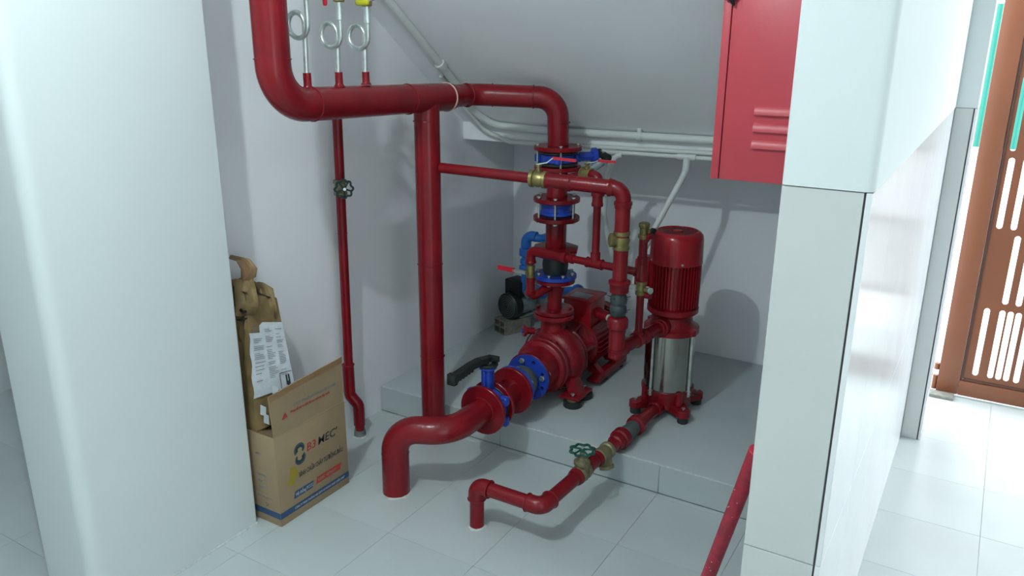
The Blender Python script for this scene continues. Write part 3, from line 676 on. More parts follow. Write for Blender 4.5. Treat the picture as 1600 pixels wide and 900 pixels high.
# ================================================================ PUMP 2
QX, QY = -1.205, 3.47
dp = thing('pump_outlet_pipe', 'red outlet pipe from the vertical pump to the test riser', 'pipe', (QX-.03, 3.2, .59))
oa, ob = V((TX, TY+.0, .588)), V((QX-.012, QY-.10, .588)); od = (ob-oa).normalized()
MB().cyl(oa, ob, .0300, n=24).build('pipe', RED, dp)
collar(dp, oa+od*.060, oa+od*.035, .036); collar(dp, oa+od*.16, oa+od*.185, .0365, 'tee_rim'); collar(dp, oa+od*.235, oa+od*.21, .0365, 'tee_rim'); collar(dp, ob-od*.045, ob-od*.01, .040)
p2 = thing('vertical_multistage_pump', 'red and polished steel vertical multistage pump standing on the plinth', 'pump', (QX, QY, ZP))
MB().cyl((QX, QY, .262), (QX, QY, .548), .117, n=56).build('steel_sleeve', STEEL, p2, label='polished stainless steel sleeve')
for k in range(4):
    a = PI/4+k*PI/2+.45; e = V((math.cos(a), math.sin(a), 0))*.126
    MB().cyl(V((QX, QY, .24))+e, V((QX, QY, .56))+e, .0065, n=12).build('tie_rod', ZINC, p2)
    hexbolt(p2, V((QX, QY, .262))+e, (0, 0, -1), .011, .01, BOLT)
bs_ = MB(); bs_.lathe((QX, QY, .165), (0, 0, 1), [(0, .10), (.02, .115), (.06, .115), (.085, .126), (.098, .126)], 40)
for k in range(4):
    a = PI/4+k*PI/2+.06; d_ = V((math.cos(a), math.sin(a), 0)); s_ = V((-d_.y, d_.x, 0)); c_ = V((QX, QY, 0))
    lo, hi = .168, .205
    A = [c_+d_*.08-s_*.045, c_+d_*.08+s_*.045, c_+d_*.180+s_*.030, c_+d_*.180-s_*.030]
    bs_.add([V((q.x, q.y, lo)) for q in A]+[V((q.x, q.y, hi if i < 2 else .190)) for i, q in enumerate(A)], [(3, 2, 1, 0), (4, 5, 6, 7), (0, 1, 5, 4), (1, 2, 6, 5), (2, 3, 7, 6), (3, 0, 4, 7)])
    bs_.cyl(c_+d_*.166+V((0, 0, .165)), c_+d_*.166+V((0, 0, .200)), .031, n=18, ch=.003)
    bs_.cyl(c_+d_*.118+V((0, 0, .2)), c_+d_*.118+V((0, 0, .268)), .017, n=12, ch=.002)
bs_.build('base_casting', REDC, p2)
for k in range(4):
    a = PI/4+k*PI/2+.06; q = V((QX+.166*math.cos(a), QY+.166*math.sin(a), ZP))
    MB().cyl(q, q+V((0, 0, .030)), .026, n=22, ch=.003).build('rubber_foot', RUB, p2)
    hexbolt(p2, q+V((0, 0, .072)), (0, 0, -1), .009, .01, BOLT)
for a, b in (((QX-.10, QY-.145), (QX+.10, QY-.145)),):
    pass
MB().cyl((QX-.005, QY-.09, .186), (QX-.006, QY-.155, .186), .040, .036, 24, .003).build('suction_port', REDC, p2)
MB().lathe((QX, QY, .540), (0, 0, 1), [(0, .118), (.006, .130), (.028, .130), (.036, .110), (.055, .098), (.085, .094), (.095, .108), (.105, .120), (.125, .120), (.130, .112)], 44).build('head_casting', REDC, p2)
for k in range(4):
    a = PI/4+k*PI/2+.45; q = V((QX+.122*math.cos(a), QY+.122*math.sin(a), .548)); MB().cyl(q, q+V((0, 0, .030)), .021, n=16, ch=.003).build('rod_lug', REDC, p2)
MB().cyl((QX-.012, QY-.08, .588), (QX-.012, QY-.135, .588), .045, .045, 24, .004).build('outlet_port', REDC, p2)
MB().cyl((QX, QY, .668), (QX, QY, .895), .098, n=44).build('motor_housing', REDP, p2)
for k in range(44):
    a = 2*PI*k/44; e = V((math.cos(a), math.sin(a), 0)); w_ = V((-e.y, e.x, 0))*.0024; c_ = V((QX, QY, 0)); f_ = MB()
    f_.add([c_+e*.095-w_+V((0, 0, .672)), c_+e*.117-w_*.6+V((0, 0, .676)), c_+e*.119-w_*.6+V((0, 0, .89)), c_+e*.095-w_+V((0, 0, .89)),
            c_+e*.095+w_+V((0, 0, .672)), c_+e*.117+w_*.6+V((0, 0, .676)), c_+e*.119+w_*.6+V((0, 0, .89)), c_+e*.095+w_+V((0, 0, .89))],
           [(0, 1, 2, 3), (7, 6, 5, 4), (0, 4, 5, 1), (1, 5, 6, 2), (2, 6, 7, 3), (3, 7, 4, 0)]); f_.build('fin', REDP, p2)
cp = MB(); cp.lathe((QX, QY, .882), (0, 0, 1), [(0, .116), (.0, .122), (.110, .120), (.128, .116), (.140, .106), (.146, .094), (.146, .090), (.140, .088)], 52, (False, True)); cp.build('fan_cover', REDP, p2)
MB().cyl((QX, QY, 1.0221), (QX, QY, 1.0226), .0885, n=40).build('grille_shade_disc', DARK, p2)  # black disc paints in the shade between the grille bars
gr_ = MB(); cpz = 1.0215
for k in range(-8, 9):
    off = k*.0105; h_ = math.sqrt(max(0, .090**2-off**2)); ax_ = V((.05, .999, 0)); s_ = V((-.999, .05, 0))
    a_ = V((QX, QY, cpz+.0035))+s_*off; gr_.box((-h_, -.0024, -.0010), (h_, .0024, .0005), 0, Matrix.Translation(a_) @ Matrix.Rotation(math.atan2(.999, .05), 4, 'Z'))
gr_.build('grille', REDP, p2)
MB().cyl((QX, QY, cpz+.0005), (QX, QY, cpz+.0074), .022, n=20, ch=.001).build('grille_hub', REDP, p2)
for a in (3.9, 5.3): hexbolt(p2, (QX+.1235*math.cos(a), QY+.1235*math.sin(a), .895), (math.cos(a), math.sin(a), 0), .006, -.004, BOLT)
tbx = MB(); tbx.box((QX-.185, QY-.045, .72), (QX-.112, QY+.075, .875), .006); tbx.build('terminal_box', REDP, p2)
# suction line of pump 2
PZ2 = .186
sr = thing('floor_suction_pipe', 'thin red pipe rising from the floor and bending twice towards the vertical pump', 'pipe', (-1.555, 2.32, 0))
def L2(y): return V((-1.262+(y-2.32)*.052, y, PZ2))
MB().tube(fil([(-1.555, 2.32, 0), (-1.553, 2.32, PZ2), (-1.262, 2.32, PZ2), tuple(L2(2.585))], [.036, .036], 9), .0288, 24).build('pipe', RED, sr)
MB().tube(fil([(-1.554, 2.32, PZ2-.058), (-1.553, 2.32, PZ2), (-1.495, 2.32, PZ2)], .036, 9), .0345, 24).build('elbow', RED, sr)
MB().tube(fil([(-1.322, 2.32, PZ2), (-1.262, 2.32, PZ2), tuple(L2(2.38))], .036, 9), .0345, 24).build('elbow', RED, sr)
for a, d in (((-1.554, 2.32, PZ2-.058), (0, 0, 1)), ((-1.495, 2.32, PZ2), (1, 0, 0)), ((-1.322, 2.32, PZ2), (1, 0, 0)), (L2(2.38), (0, 1, 0))): ring(a, d, .0345, tr=.0035).build('rim', RED, sr)
collar(sr, L2(2.590), L2(2.565), .036)
g2 = thing('gate_valve', 'brass gate valve with bright green handwheel on the floor suction line', 'valve', L2(2.625))
MB().lathe(L2(2.588), (0.052, 1, 0), [(0, .034), (.003, .037), (.018, .037), (.022, .030), (.052, .030), (.056, .037), (.071, .037), (.074, .034)], 8).build('body', BRASSC, g2)
c_ = L2(2.625)
MB().lathe(c_-V((0, 0, .034)), (0, 0, 1), [(0, .018), (.008, .028), (.07, .030), (.075, .034), (.085, .034), (.088, .028), (.098, .020), (.102, .012), (.125, .010), (.135, .006)], 20).build('bonnet', BRASSC, g2)
handwheel(g2, c_+V((0, 0, .100)), (0, 0, 1), .047, GREEN, rt_=.0055)
n1 = thing('pipe_nipple', 'short red pipe piece between green wheel valve and brass strainer', 'pipe', L2(2.73))
MB().cyl(L2(2.663), L2(2.764), .0285, n=24).build('pipe', RED, n1); collar(n1, L2(2.764), L2(2.74), .035); collar(n1, L2(2.664), L2(2.68), .033)
ys = thing('y_strainer', 'brass Y strainer hanging over the plinth edge in the suction line', 'strainer', L2(2.81))
MB().lathe(L2(2.765), (.052, 1, 0), [(0, .032), (.003, .037), (.018, .037), (.024, .031), (.045, .034), (.068, .031), (.074, .037), (.089, .037), (.092, .032)], 22).build('body', BRASSC, ys)
yd = V((.22, -.10, -.62)).normalized(); MB().lathe(L2(2.815), yd, [(0, .030), (.050, .028), (.052, .032), (.066, .032), (.070, .024)], 22).build('leg', BRASSC, ys)
u1 = thing('pipe_union', 'red flared union beside the brass strainer', 'pipe joint', L2(2.97))
MB().lathe(L2(2.858), (.052, 1, 0), [(0, .029), (.055, .029), (.060, .036), (.095, .038), (.100, .046), (.134, .047), (.140, .040), (.152, .030)], 26).build('body', RED, u1)
rj3 = thing('small_rubber_joint', 'small grey rubber joint lying between two red unions', 'pipe joint', L2(3.06))
MB().lathe(L2(3.010), (.052, 1, 0), [(0, .027), (.008, .032), (.03, .036), (.045, .033), (.05, .031), (.056, .033), (.074, .036), (.095, .032), (.104, .027)], 24).build('bellows', RUBG, rj3)
u2 = thing('pipe_union', 'red flared union against the vertical pump base', 'pipe joint', L2(3.15))
MB().lathe(L2(3.108), (.052, 1, 0), [(0, .030), (.008, .045), (.036, .046), (.042, .036), (.080, .033), (.084, .029), (.205, .029)], 26).build('body', RED, u2)

# ================================================================ BYPASS
by = thing('bypass_pipe', 'thin red bypass pipe crossing in front of the black rubber joint', 'pipe', (-1.6, 3.24, .9))
BY = 3.236; ba, bb = V((-1.845, BY, .893)), V((-1.252, 3.17, .893)); bd_ = (bb-ba).normalized()
MB().tube(fil([(-1.845, BY, .83), ba, ba+bd_*.20], .026, 8), .0235, 20).build('thick_run', RED, by)
MB().cyl(ba+bd_*.19, bb, .0175, n=20).build('thin_run', RED, by)
collar(by, ba+bd_*.21, ba+bd_*.185, .0295); collar(by, ba+bd_*.245, ba+bd_*.22, .023); collar(by, (-1.845, BY, .832), (-1.845, BY, .848), .027)
xt = -1.487; t_ = (xt-ba.x)/bd_.x; tp = ba+bd_*t_
MB().cyl(tp-bd_*.042, tp+bd_*.042, .0225, n=20, ch=.002).build('tee', RED, by)
MB().cyl(tp, tp+V((0, 0, .052)), .0225, n=20, ch=.002).build('tee', RED, by)
for k in (-.042, .036): ring(tp+bd_*k, bd_, .0225, tr=.003).build('rim', RED, by)
MB().cyl(tp+V((0, 0, .04)), (tp.x, tp.y, 1.185), .0175, n=20).build('riser', RED, by)
collar(by, (tp.x, tp.y, 1.155), (tp.x, tp.y, 1.185), .026); 
MB().tube(fil([(tp.x, tp.y, 1.18), (tp.x, tp.y, 1.285), (tp.x-.045, tp.y+.016, 1.288)], .025, 8), .0235, 20).build('elbow', RED, by)
collar(by, (tp.x, tp.y, 1.20), (tp.x, tp.y, 1.225), .030)
MB().cyl((tp.x-.085, tp.y+.032, 1.288), (AX+.04, AY-.02, 1.23), .017, n=16).build('link', RED, by)
ballvalve('ball_valve', 'brass ball valve with short red lever behind the upper branch pipe', (tp.x-.068, tp.y+.025, 1.288), (-.93, .35, 0), .028, .06, (1, .30, 0), .125, bent=.012, wd=.008)
collar(by, (-1.252, 3.17, .893)-bd_*.035 if False else bb-bd_*.035, bb-bd_*.012, .0225)
# valve on the left leg
ballvalve('ball_valve', 'small brass ball valve with red lever pointing left by the rubber joint', (-1.845, BY, .790), (0, 0, 1), .020, .062, (-1, .08, .0), .155, up_=(-.45, -.89, 0), bent=.0, wd=.011, sth=.005)
bl = thing('bypass_drop_pipe', 'short red drop pipe under the lever valve, curving to the reducer', 'pipe', (-1.845, BY, .7))
MB().tube(fil([(-1.845, BY, .760), (-1.845, BY, .655), (AX-.005, AY-.045, .700)], .024, 8), .0215, 20).build('pipe', RED, bl)
collar(bl, (-1.845, BY, .690), (-1.845, BY, .672), .026)
# ================================================================ VENT PIPE beside pump 2
VX, VY = -1.243, 3.15
vp = thing('vent_pipe', 'thin red vent pipe rising from the pump outlet pipe beside the motor', 'pipe', (VX, VY, .6))
MB().cyl((VX, VY, .60), (VX, VY, .80), .0165, n=20).build('pipe', RED, vp)
MB().cyl((VX, VY, .862), (VX, VY, 1.055), .0185, n=20).build('pipe', RED, vp)
collar(vp, (VX, VY, .63), (VX, VY, .61), .022); MB().lathe((VX, VY, .862), (0, 0, 1), [(0, .024), (.01, .029), (.03, .029), (.045, .023), (.075, .0225), (.08, .019)], 22).build('tee', RED, vp)
MB().cyl((VX, VY, .92), (VX, VY, .972), .0225, n=20, ch=.002).build('tee', RED, vp)
MB().tube([(VX, VY, 1.03), (VX+.02, VY-.004, 1.06), (VX+.042, VY-.008, 1.075)], .014, 14).build('side_branch', RED, vp)
MB().tube([(VX+.02, VY, .80), (VX+.048, VY-.004, .80)], .013, 14).build('side_branch', RED, vp)
b1 = thing('air_vent', 'brass air vent on top of the thin vent pipe', 'valve', (VX, VY, 1.055))
MB().lathe((VX, VY, 1.050), (0, 0, 1), [(0, .021), (.004, .024), (.018, .024), (.022, .018), (.048, .020), (.052, .024), (.066, .024), (.070, .020)], 16).build('body', BRASS, b1)
MB().cyl((VX+.018, VY, 1.09), (VX+.045, VY-.012, 1.092), .007, n=10).build('stem', BRASS, b1)
MB().lathe((VX+.045, VY-.012, 1.092), (.8, -.3, 0), [(-.006, .013), (.006, .013)], 12).build('knob', DARK, b1)
b2 = thing('ball_valve', 'small brass valve with white handle on the vent pipe beside the motor', 'valve', (VX, VY, .83))
MB().lathe((VX, VY, .798), (0, 0, 1), [(0, .020), (.003, .024), (.016, .024), (.02, .019), (.032, .021), (.046, .019), (.05, .024), (.063, .024), (.066, .020)], 16).build('body', BRASS, b2)
MB().cyl((VX+.018, VY-.004, .826), (VX+.042, VY-.012, .828), .010, n=12, ch=.002).build('side_outlet', BRASS, b2)
MB().lathe((VX+.042, VY-.012, .828), (.8, -.3, 0), [(0, .008), (.003, .014), (.012, .014)], 12).build('cap', ZINC, b2)
MB().box((VX-.078, VY-.020, .822), (VX-.018, VY-.008, .846), .004).build('lever', WHITEP, b2)

# ================================================================ SMALL WATER PUMP AT THE BACK
wp = thing('booster_pump', 'small grey booster pump with black fan cover on a hollow brick', 'pump', (-2.36, 4.0, .23))
wd_ = V((.22, .975, 0)).normalized(); wc = V((-2.405, 3.945, .306))
MB().lathe(wc, wd_, [(-.012, .050), (-.010, .072), (0, .082), (.055, .082), (.060, .074)], 36).build('fan_cover', DARK, wp)
for k in range(5):
    r = .016+.013*k; u, v, d = basis(wd_); n = 28
    MB().tube([wc-d*.012+(u*math.cos(2*PI*i/n)+v*math.sin(2*PI*i/n))*r for i in range(n)], .0022, 6, closed=True).build('grille_ring', RUBG, wp)
MB().lathe(wc+wd_*.058, wd_, [(0, .070), (.12, .070), (.125, .055), (.15, .05), (.155, .075), (.20, .080), (.21, .06)], 36).build('motor_housing', GREYM, wp)
for k in range(24):
    a = 2*PI*k/24; u, v, d = basis(wd_); e = u*math.cos(a)+v*math.sin(a); A = wc+wd_*.062+e*.066
    f_ = MB(); f_.tube([A, A+wd_*.115], .0045, 6); f_.build('fin', GREYM, wp)
bx = MB(); M_ = Matrix.Translation(wc+wd_*.085+V((0, 0, .108))) @ Matrix.Rotation(math.atan2(wd_.y, wd_.x), 4, 'Z')
bx.box((-.052, -.072, -.046), (.062, .060, .050), .009, M_); bx.build('terminal_box', DARK, wp)
MB().box((-.045, -.05, -.0), (.045, .05, .012), .003, Matrix.Translation(wc+wd_*.085+V((0, 0, .060))) @ Matrix.Rotation(math.atan2(wd_.y, wd_.x), 4, 'Z')).build('box_seat', PLATE, wp)
MB().box((-.04, -.055, 0), (.09, .055, .010), .003, Matrix.Translation(V((wc.x+wd_.x*.10, wc.y+wd_.y*.10, .2265))) @ Matrix.Rotation(math.atan2(wd_.y, wd_.x), 4, 'Z')).build('foot', GREYM, wp)
hb = thing('hollow_brick', 'grey hollow brick with four holes under the small pump', 'brick', (-2.42, 3.97, ZP))
cu = bpy.data.curves.new('tmp', 'CURVE'); cu.dimensions = '2D'; cu.fill_mode = 'BOTH'; cu.extrude = .095
spl([(-.058, 0), (.058, 0), (.058, .088), (-.058, .088)])
for sx in (-1, 1):
    for z in (.0235, .0645): spl([(sx*.027+a*.0215, z+b*.0155) for a, b in ((-1, -1), (1, -1), (1, 1), (-1, 1))])
o = bpy.data.objects.new('tmp', cu); me = bpy.data.meshes.new_from_object(o); hm = MB()
bdr = V((.40, .917, 0)).normalized(); bxs = V((bdr.y, -bdr.x, 0)); bc_ = V((-2.405, 4.0, ZP))
hm.add([bc_+bxs*q.co.x+bdr*q.co.z+V((0, 0, q.co.y)) for q in me.vertices], [tuple(f.vertices) for f in me.polygons]); bpy.data.objects.remove(o); hm.build('block', BRICK, hb)
MB().box((-.05, -.06, 0), (.05, .002, .004), .001, Matrix.Translation(bc_+bdr*.03+V((0, 0, -.0)))).v and None
bp_ = thing('blue_pipe', 'blue plastic water pipe rising behind the pump and bending right', 'pipe', (-2.31, 4.0, .4))
MB().tube(fil([(-2.318, 4.0, .40), (-2.312, 4.0, .752), (-2.22, 4.01, .735), (-2.22, 4.25, .735)], .045, 10), .024, 22).build('pipe', BLUEP, bp_)
MB().tube(fil([(-2.313, 4.0, .68), (-2.312, 4.0, .752), (-2.245, 4.003, .747)], .045, 10), .031, 22).build('elbow', BLUEP, bp_)
for z, r, h in ((.625, .040, .045), (.575, .034, .03), (.525, .040, .04)):
    MB().lathe((-2.314, 4.0, z), (0, 0, 1), [(0, r*.9), (.004, r), (h-.004, r), (h, r*.9)], 14).build('union_nut', BLUEP, bp_)
MB().tube([(-2.317, 4.0, .42), (-2.30, 4.03, .37)], .028, 16).build('pump_socket', GREYM, bp_)
bq = thing('blue_pipe', 'short blue plastic pipe behind the reducer, low beside the red pump', 'pipe', (-2.1, 4.05, .4))
MB().tube(fil([(-2.23, 4.06, .395), (-2.05, 4.07, .43), (-2.00, 4.07, .44), (-2.00, 4.07, .14)], .03, 8), .026, 20).build('pipe', BLUEP, bq)
MB().cyl((-2.26, 4.06, .390), (-2.215, 4.06, .398), .040, n=14, ch=.003).build('union_nut', BLUEP, bq)
MB().sphere((-2.00, 4.07, .44), .040).build('elbow', BLUEP, bq)

# ================================================================ WHITE CONDUITS
def sl(x, y, off=.023): return (x, y, LZ1+LS*(LY-y)-off)
cA = thing('conduit', 'white conduit running down the slope and along its lower edge, topmost of three', 'conduit', (-2.0, 3.69, 1.4))
MB().tube(fil([sl(-2.376, 2.62), sl(-2.376, 3.45), sl(-2.41, 3.60), (-2.34, 3.688, 1.414), (-2.07, 3.69, 1.405), (-0.37, 3.69, 1.424)], .10, 8), .0195, 16).build('tube', WHITEP, cA)
MB().lathe((-1.517, 3.69, 1.41), (1, 0, 0), [(0, .0235), (.024, .0235)], 16).build('clip', WHITEP, cA); MB().box((-1.515, 3.675, 1.427), (-1.495, 3.7, 1.45), .002).build('clip', WHITEP, cA)
cc_ = V(sl(-2.376, 3.266)); MB().lathe(cc_, (0, .81, -.585), [(-.015, .023), (-.012, .027), (.02, .027), (.023, .023)], 16).build('coupler', WHITEP, cA)
cB = thing('conduit', 'white conduit along the lower edge of the slope, middle of three', 'conduit', (-2.0, 3.70, 1.34))
MB().tube(fil([sl(-2.425, 3.34), sl(-2.445, 3.52), (-2.40, 3.69, 1.380), (-2.25, 3.702, 1.331), (-1.92, 3.704, 1.337), (-0.37, 3.706, 1.371)], .08, 8), .0125, 14).build('tube', WHITEP, cB)
cC = thing('conduit', 'white conduit with a downward tee under the slope, lowest of three', 'conduit', (-1.4, 3.68, 1.33))
MB().tube([(-2.07, 3.679, 1.31), (-1.67, 3.68, 1.325), (-0.37, 3.682, 1.343)], .0105, 14).build('tube', WHITEP, cC)
MB().cyl((-1.305, 3.68, 1.331), (-1.215, 3.68, 1.332), .0150, n=16, ch=.001).build('tee', WHITEP, cC)
MB().cyl((-1.257, 3.68, 1.331), (-1.259, 3.678, 1.267), .0185, n=16, ch=.001).build('tee', WHITEP, cC)
t2 = MB().tube(fil([(-1.259, 3.676, 1.27), (-1.27, 3.665, 1.232), (-1.354, 3.6, 1.018), (-1.412, 3.52, 0.8325), (-1.39, 3.43, 0.7125), (-1.3, 3.38, 0.7525)], .08, 8), .0145, 14).build('flexible_conduit', WHITEP)
tag(t2, 'white conduit slanting down from the tee towards the vertical motor', 'conduit')
t1 = MB().tube(fil([(-1.585, 3.675, 1.317), (-1.62, 3.672, 1.317), (-1.665, 3.675, 1.212), (-1.685, 3.7, 1.012), (-1.66, 3.80, .72), (-1.575, 3.76, .50), (-1.583, 3.645, .468)], .06, 8), .0145, 14).build('flexible_conduit', WHITEP)
tag(t1, 'white conduit dropping behind the riser to the horizontal motor', 'conduit')

# ================================================================ CARDBOARD BOX
bx = thing('cardboard_box', 'open brown cardboard box printed with company name and bottle logo, on the floor', 'box', (-2.35, 2.10, 0))
X1, X0, Y0, Y1, BH = -2.212, -2.500, 1.905, 2.300, .392
th = .004
MB().box((X1-th, Y0, 0.001), (X1, Y1, BH), .0012).build('side_panel', CARD, bx)
MB().box((X0, Y0, 0.001), (X0+th, Y1, BH), .0012).build('side_panel', CARD, bx)
MB().box((X0+th, Y0, 0.001), (X1-th, Y0+th, BH), .0012).build('end_panel', CARD, bx)
MB().box((X0+th, Y1-th, 0.001), (X1-th, Y1, BH), .0012).build('end_panel', CARD, bx)
MB().box((X0+th, Y0+th, 0.001), (X1-th, Y1-th, .006)).build('bottom_panel', CARD, bx)
ft_ = V((X1+.004, 0, BH+.195))
fp = MB(); fp.poly([(X1-.002, Y0+.004, BH), (X1-.002, Y1-.003, BH), (X1+.006, Y1-.006, BH+.205), (X1+.002, Y0+.14, BH+.190), (X1-.004, Y0-.004, BH+.175)], (-1, 0, 0), .004); flap = fp.build('flap', CARD, bx)
MB().poly([(X1+.0065, Y1-.006, BH+.205), (X1+.0025, Y0+.14, BH+.190), (X1-.0035, Y0-.004, BH+.175), (X1-.003, Y0-.003, BH+.150), (X1+.0025, Y0+.14, BH+.165), (X1+.0062, Y1-.006, BH+.180)], (1, 0, 0), .0004).build('tape_strip', TAPE, flap)
MB().tube([(X1-.001, Y0+.003, BH), (X1-.001, Y1-.003, BH)], .0022, 6).build('fold_crease', CARD, bx)
fp = MB(); fp.poly([(X0+.01, Y0+.002, BH-.001), (X1-.01, Y0+.002, BH-.001), (X1-.03, Y0+.15, BH-.04), (X0+.03, Y0+.15, BH-.04)], (0, 0, -1), .004); fp.build('inner_flap', CARDD, bx)
fp = MB(); fp.poly([(X0+.002, Y0+.01, BH), (X0+.002, Y1-.01, BH), (X0-.028, Y1-.02, BH+.15), (X0-.028, Y0+.02, BH+.15)], (1, 0, 0), .004); fp.build('flap', CARD, bx)
# printing on the side facing the pumps:  ux=+Y uy=+Z
def P(yy, z): return (X1+.0004, Y0+yy, z)
def patch(y0, y1, z0, z1, material, name='printed_band', sk=0):
    MB().poly([(X1+.0002, Y0+y0, z0), (X1+.0002, Y0+y1, z0), (X1+.0002, Y0+y1+sk, z1), (X1+.0002, Y0+y0+sk, z1)], (1, 0, 0), .0004).build(name, material, bx)
UY, UZ = (0, 1, 0), (0, 0, 1)
patch(0.001, .394, .033, .060, INKB)
text_mesh('CÔNG TY TNHH THƯƠNG MẠI DỊCH VỤ PHÒNG CHÁY CHỮA CHÁY', .0135, (X1+.0009, Y0+.075, .041), UY, UZ, INKW, bx, squeeze=.68)
patch(.075, .180, .088, .118, INKB, sk=.008); text_mesh('Hệ thống PCCC', .021, (X1+.0009, Y0+.086, .096), UY, UZ, INKW, bx, squeeze=.68)
patch(.200, .345, .092, .122, INKR, sk=.008); text_mesh('B3MEC VIETNAM', .019, (X1+.0009, Y0+.212, .100), UY, UZ, MATS['brown_cardboard'], bx, squeeze=.73)
text_mesh('BÌNH CHỮA CHÁY TỰ ĐỘNG ĐẦU', .030, (X1+.0004, Y0+.112, .170), UY, UZ, INK, bx, squeeze=.54)
text_mesh('B3', .050, (X1+.0004, Y0+.160, .262), UY, UZ, INKR, bx, squeeze=1.05, shear=.15)
text_mesh("MEC'", .050, (X1+.0004, Y0+.224, .262), UY, UZ, INK, bx, squeeze=1.05, shear=.15)
lg = MB()
for (cz, s_) in ((.290, 1), (.250, -1)):   # the two interlocked hooks of the printed mark
    a0 = -.2 if s_ > 0 else PI-.2
    pts = [(X1+.0006, Y0+.125+.021*math.cos(a), cz+.018*math.sin(a)) for a in [a0-.6+4.6*k/18 for k in range(19)]]
    for i in range(len(pts)-1):
        a, b = V(pts[i]), V(pts[i+1]); d = (b-a).normalized(); n_ = V((1, 0, 0)).cross(d)*(.010*min(1, .45+i/12))
        lg.add([a-n_, b-n_, b+n_, a+n_], [(0, 1, 2, 3)])
lg.build('printed_mark', INKT, bx)
yl = MB(); yl.poly([P(.045, .165), P(.085, .150), P(.088, .172), P(.112, .192), P(.095, .228), P(.070, .232), P(.066, .200)], (1, 0, 0), .0003); yl.build('yellow_patch', INKY, bx)
# warning on the flap
fn = V((.03, 0, 1)).normalized()
MB().poly([(X1+.0016, Y0+.048, BH+.060), (X1+.0016, Y0+.078, BH+.063), (X1+.0024, Y0+.065, BH+.086)], (1, 0, 0), .0005).build('warning_mark', INKR, flap)
text_mesh('CHÚ Ý: CẢNH BÁO AN TOÀN KHI SỬ DỤNG BÌNH', .0145, (X1+.0024, Y0+.112, BH+.094), UY, fn, INKG, flap, squeeze=.72)
text_mesh('Không để nơi có nhiệt độ cao, tránh va đập mạnh', .0145, (X1+.0022, Y0+.092, BH+.072), UY, fn, INKR, flap, squeeze=.72)
# end panel printing, facing the camera side
UX = (1, 0, 0); yq = Y0-.0004
MB().poly([(X0, Y0-.0003, .060), (X1, Y0-.0003, .060), (X1, Y0-.0003, .033), (X0, Y0-.0003, .033)], (0, -1, 0), .0003).build('printed_band', INKB, bx)
for k in range(4):
    z0 = .130+.028*k; fr_ = MB()
    for a, b, c, d in ((-2.325, -2.273, z0, z0+.0012), (-2.325, -2.273, z0+.0268, z0+.028), (-2.2742, -2.273, z0, z0+.028)): fr_.poly([(a, yq, c), (b, yq, c), (b, yq, d), (a, yq, d)], (0, -1, 0), .0003)
    fr_.build('printed_frame', INKG, bx)
for z, s_ in ((.300, 'MEC'), (.206, 'MODEL'), (.178, 'Size'), (.150, 'Net')): text_mesh(s_, .014, (-2.322, yq, z), UX, UZ, INKG, bx)
text_mesh('LOT 090 002 720', .012, (-2.335, yq, .108), UX, UZ, INKG, bx)
rc = MB()
for k in range(3):
    a = PI/2+k*2*PI/3; c_ = V((-2.285, yq, .082)); e1_ = V((math.cos(a), 0, math.sin(a)))*.010; e2_ = V((math.cos(a+1.5), 0, math.sin(a+1.5)))*.010; e3_ = V((math.cos(a+.75), 0, math.sin(a+.75)))*.004
    rc.poly([c_+e1_, c_+e2_, c_+e3_], (0, -1, 0), .0003)
rc.build('recycling_mark', INK, bx)
# ---------------- crumpled tall carton
tc_ = thing('torn_carton', 'tall torn brown carton with white shipping label leaning in the open box', 'box', (-2.40, 2.0, .38))
zb_ = BH-.006
A0 = V((-2.325, 1.918, zb_)); B0 = V((-2.275, 2.105, zb_+.02)); Cc = V((-2.455, 2.13, zb_+.02)); D0 = V((-2.475, 1.930, zb_))
A1 = V((-2.384, 1.985, .930)); B1 = V((-2.400, 2.150, .860)); C1 = V((-2.535, 2.14, .90)); D1 = V((-2.535, 1.975, .955))
def face(a0, b0, a1, b1, n=10, m_=16, am=.005, sd=0):
    f_ = MB(); rnd = random.Random(sd); vs = []
    nr = (b0-a0).cross(a1-a0).normalized()
    for j in range(m_+1):
        for i in range(n+1):
            u, v = i/n, j/m_; p = (a0*(1-u)+b0*u)*(1-v)+(a1*(1-u)+b1*u)*v
            if 0 < i < n: p = p+nr*rnd.uniform(-am, am)*(.6+v)
            vs.append(p)
    fs = [(j*(n+1)+i, j*(n+1)+i+1, (j+1)*(n+1)+i+1, (j+1)*(n+1)+i) for j in range(m_) for i in range(n)]
    return f_.add(vs, fs)
bdy = face(A0, B0, A1, B1, sd=1); bdy.add(*(lambda q: (q.v, q.f))(face(D0, A0, D1, A1, sd=2)))
bdy.add(*(lambda q: (q.v, q.f))(face(B0, Cc, B1, C1, sd=3))); bdy.add(*(lambda q: (q.v, q.f))(face(Cc, D0, C1, D1, sd=4))); bdy.add([A0, B0, Cc, D0], [(0, 3, 2, 1)])
bdy.build('carton_body', KRAFT, tc_, ang=25)
MB().add([A1, B1, C1, D1], [(0, 1, 2, 3)]).add([A1-V((0, 0, .004)), B1-V((0, 0, .004)), C1-V((0, 0, .004)), D1-V((0, 0, .004))], [(3, 2, 1, 0)]).build('top_shade_sheet', DARK, tc_)  # black sheet across the open top stands for the shade inside
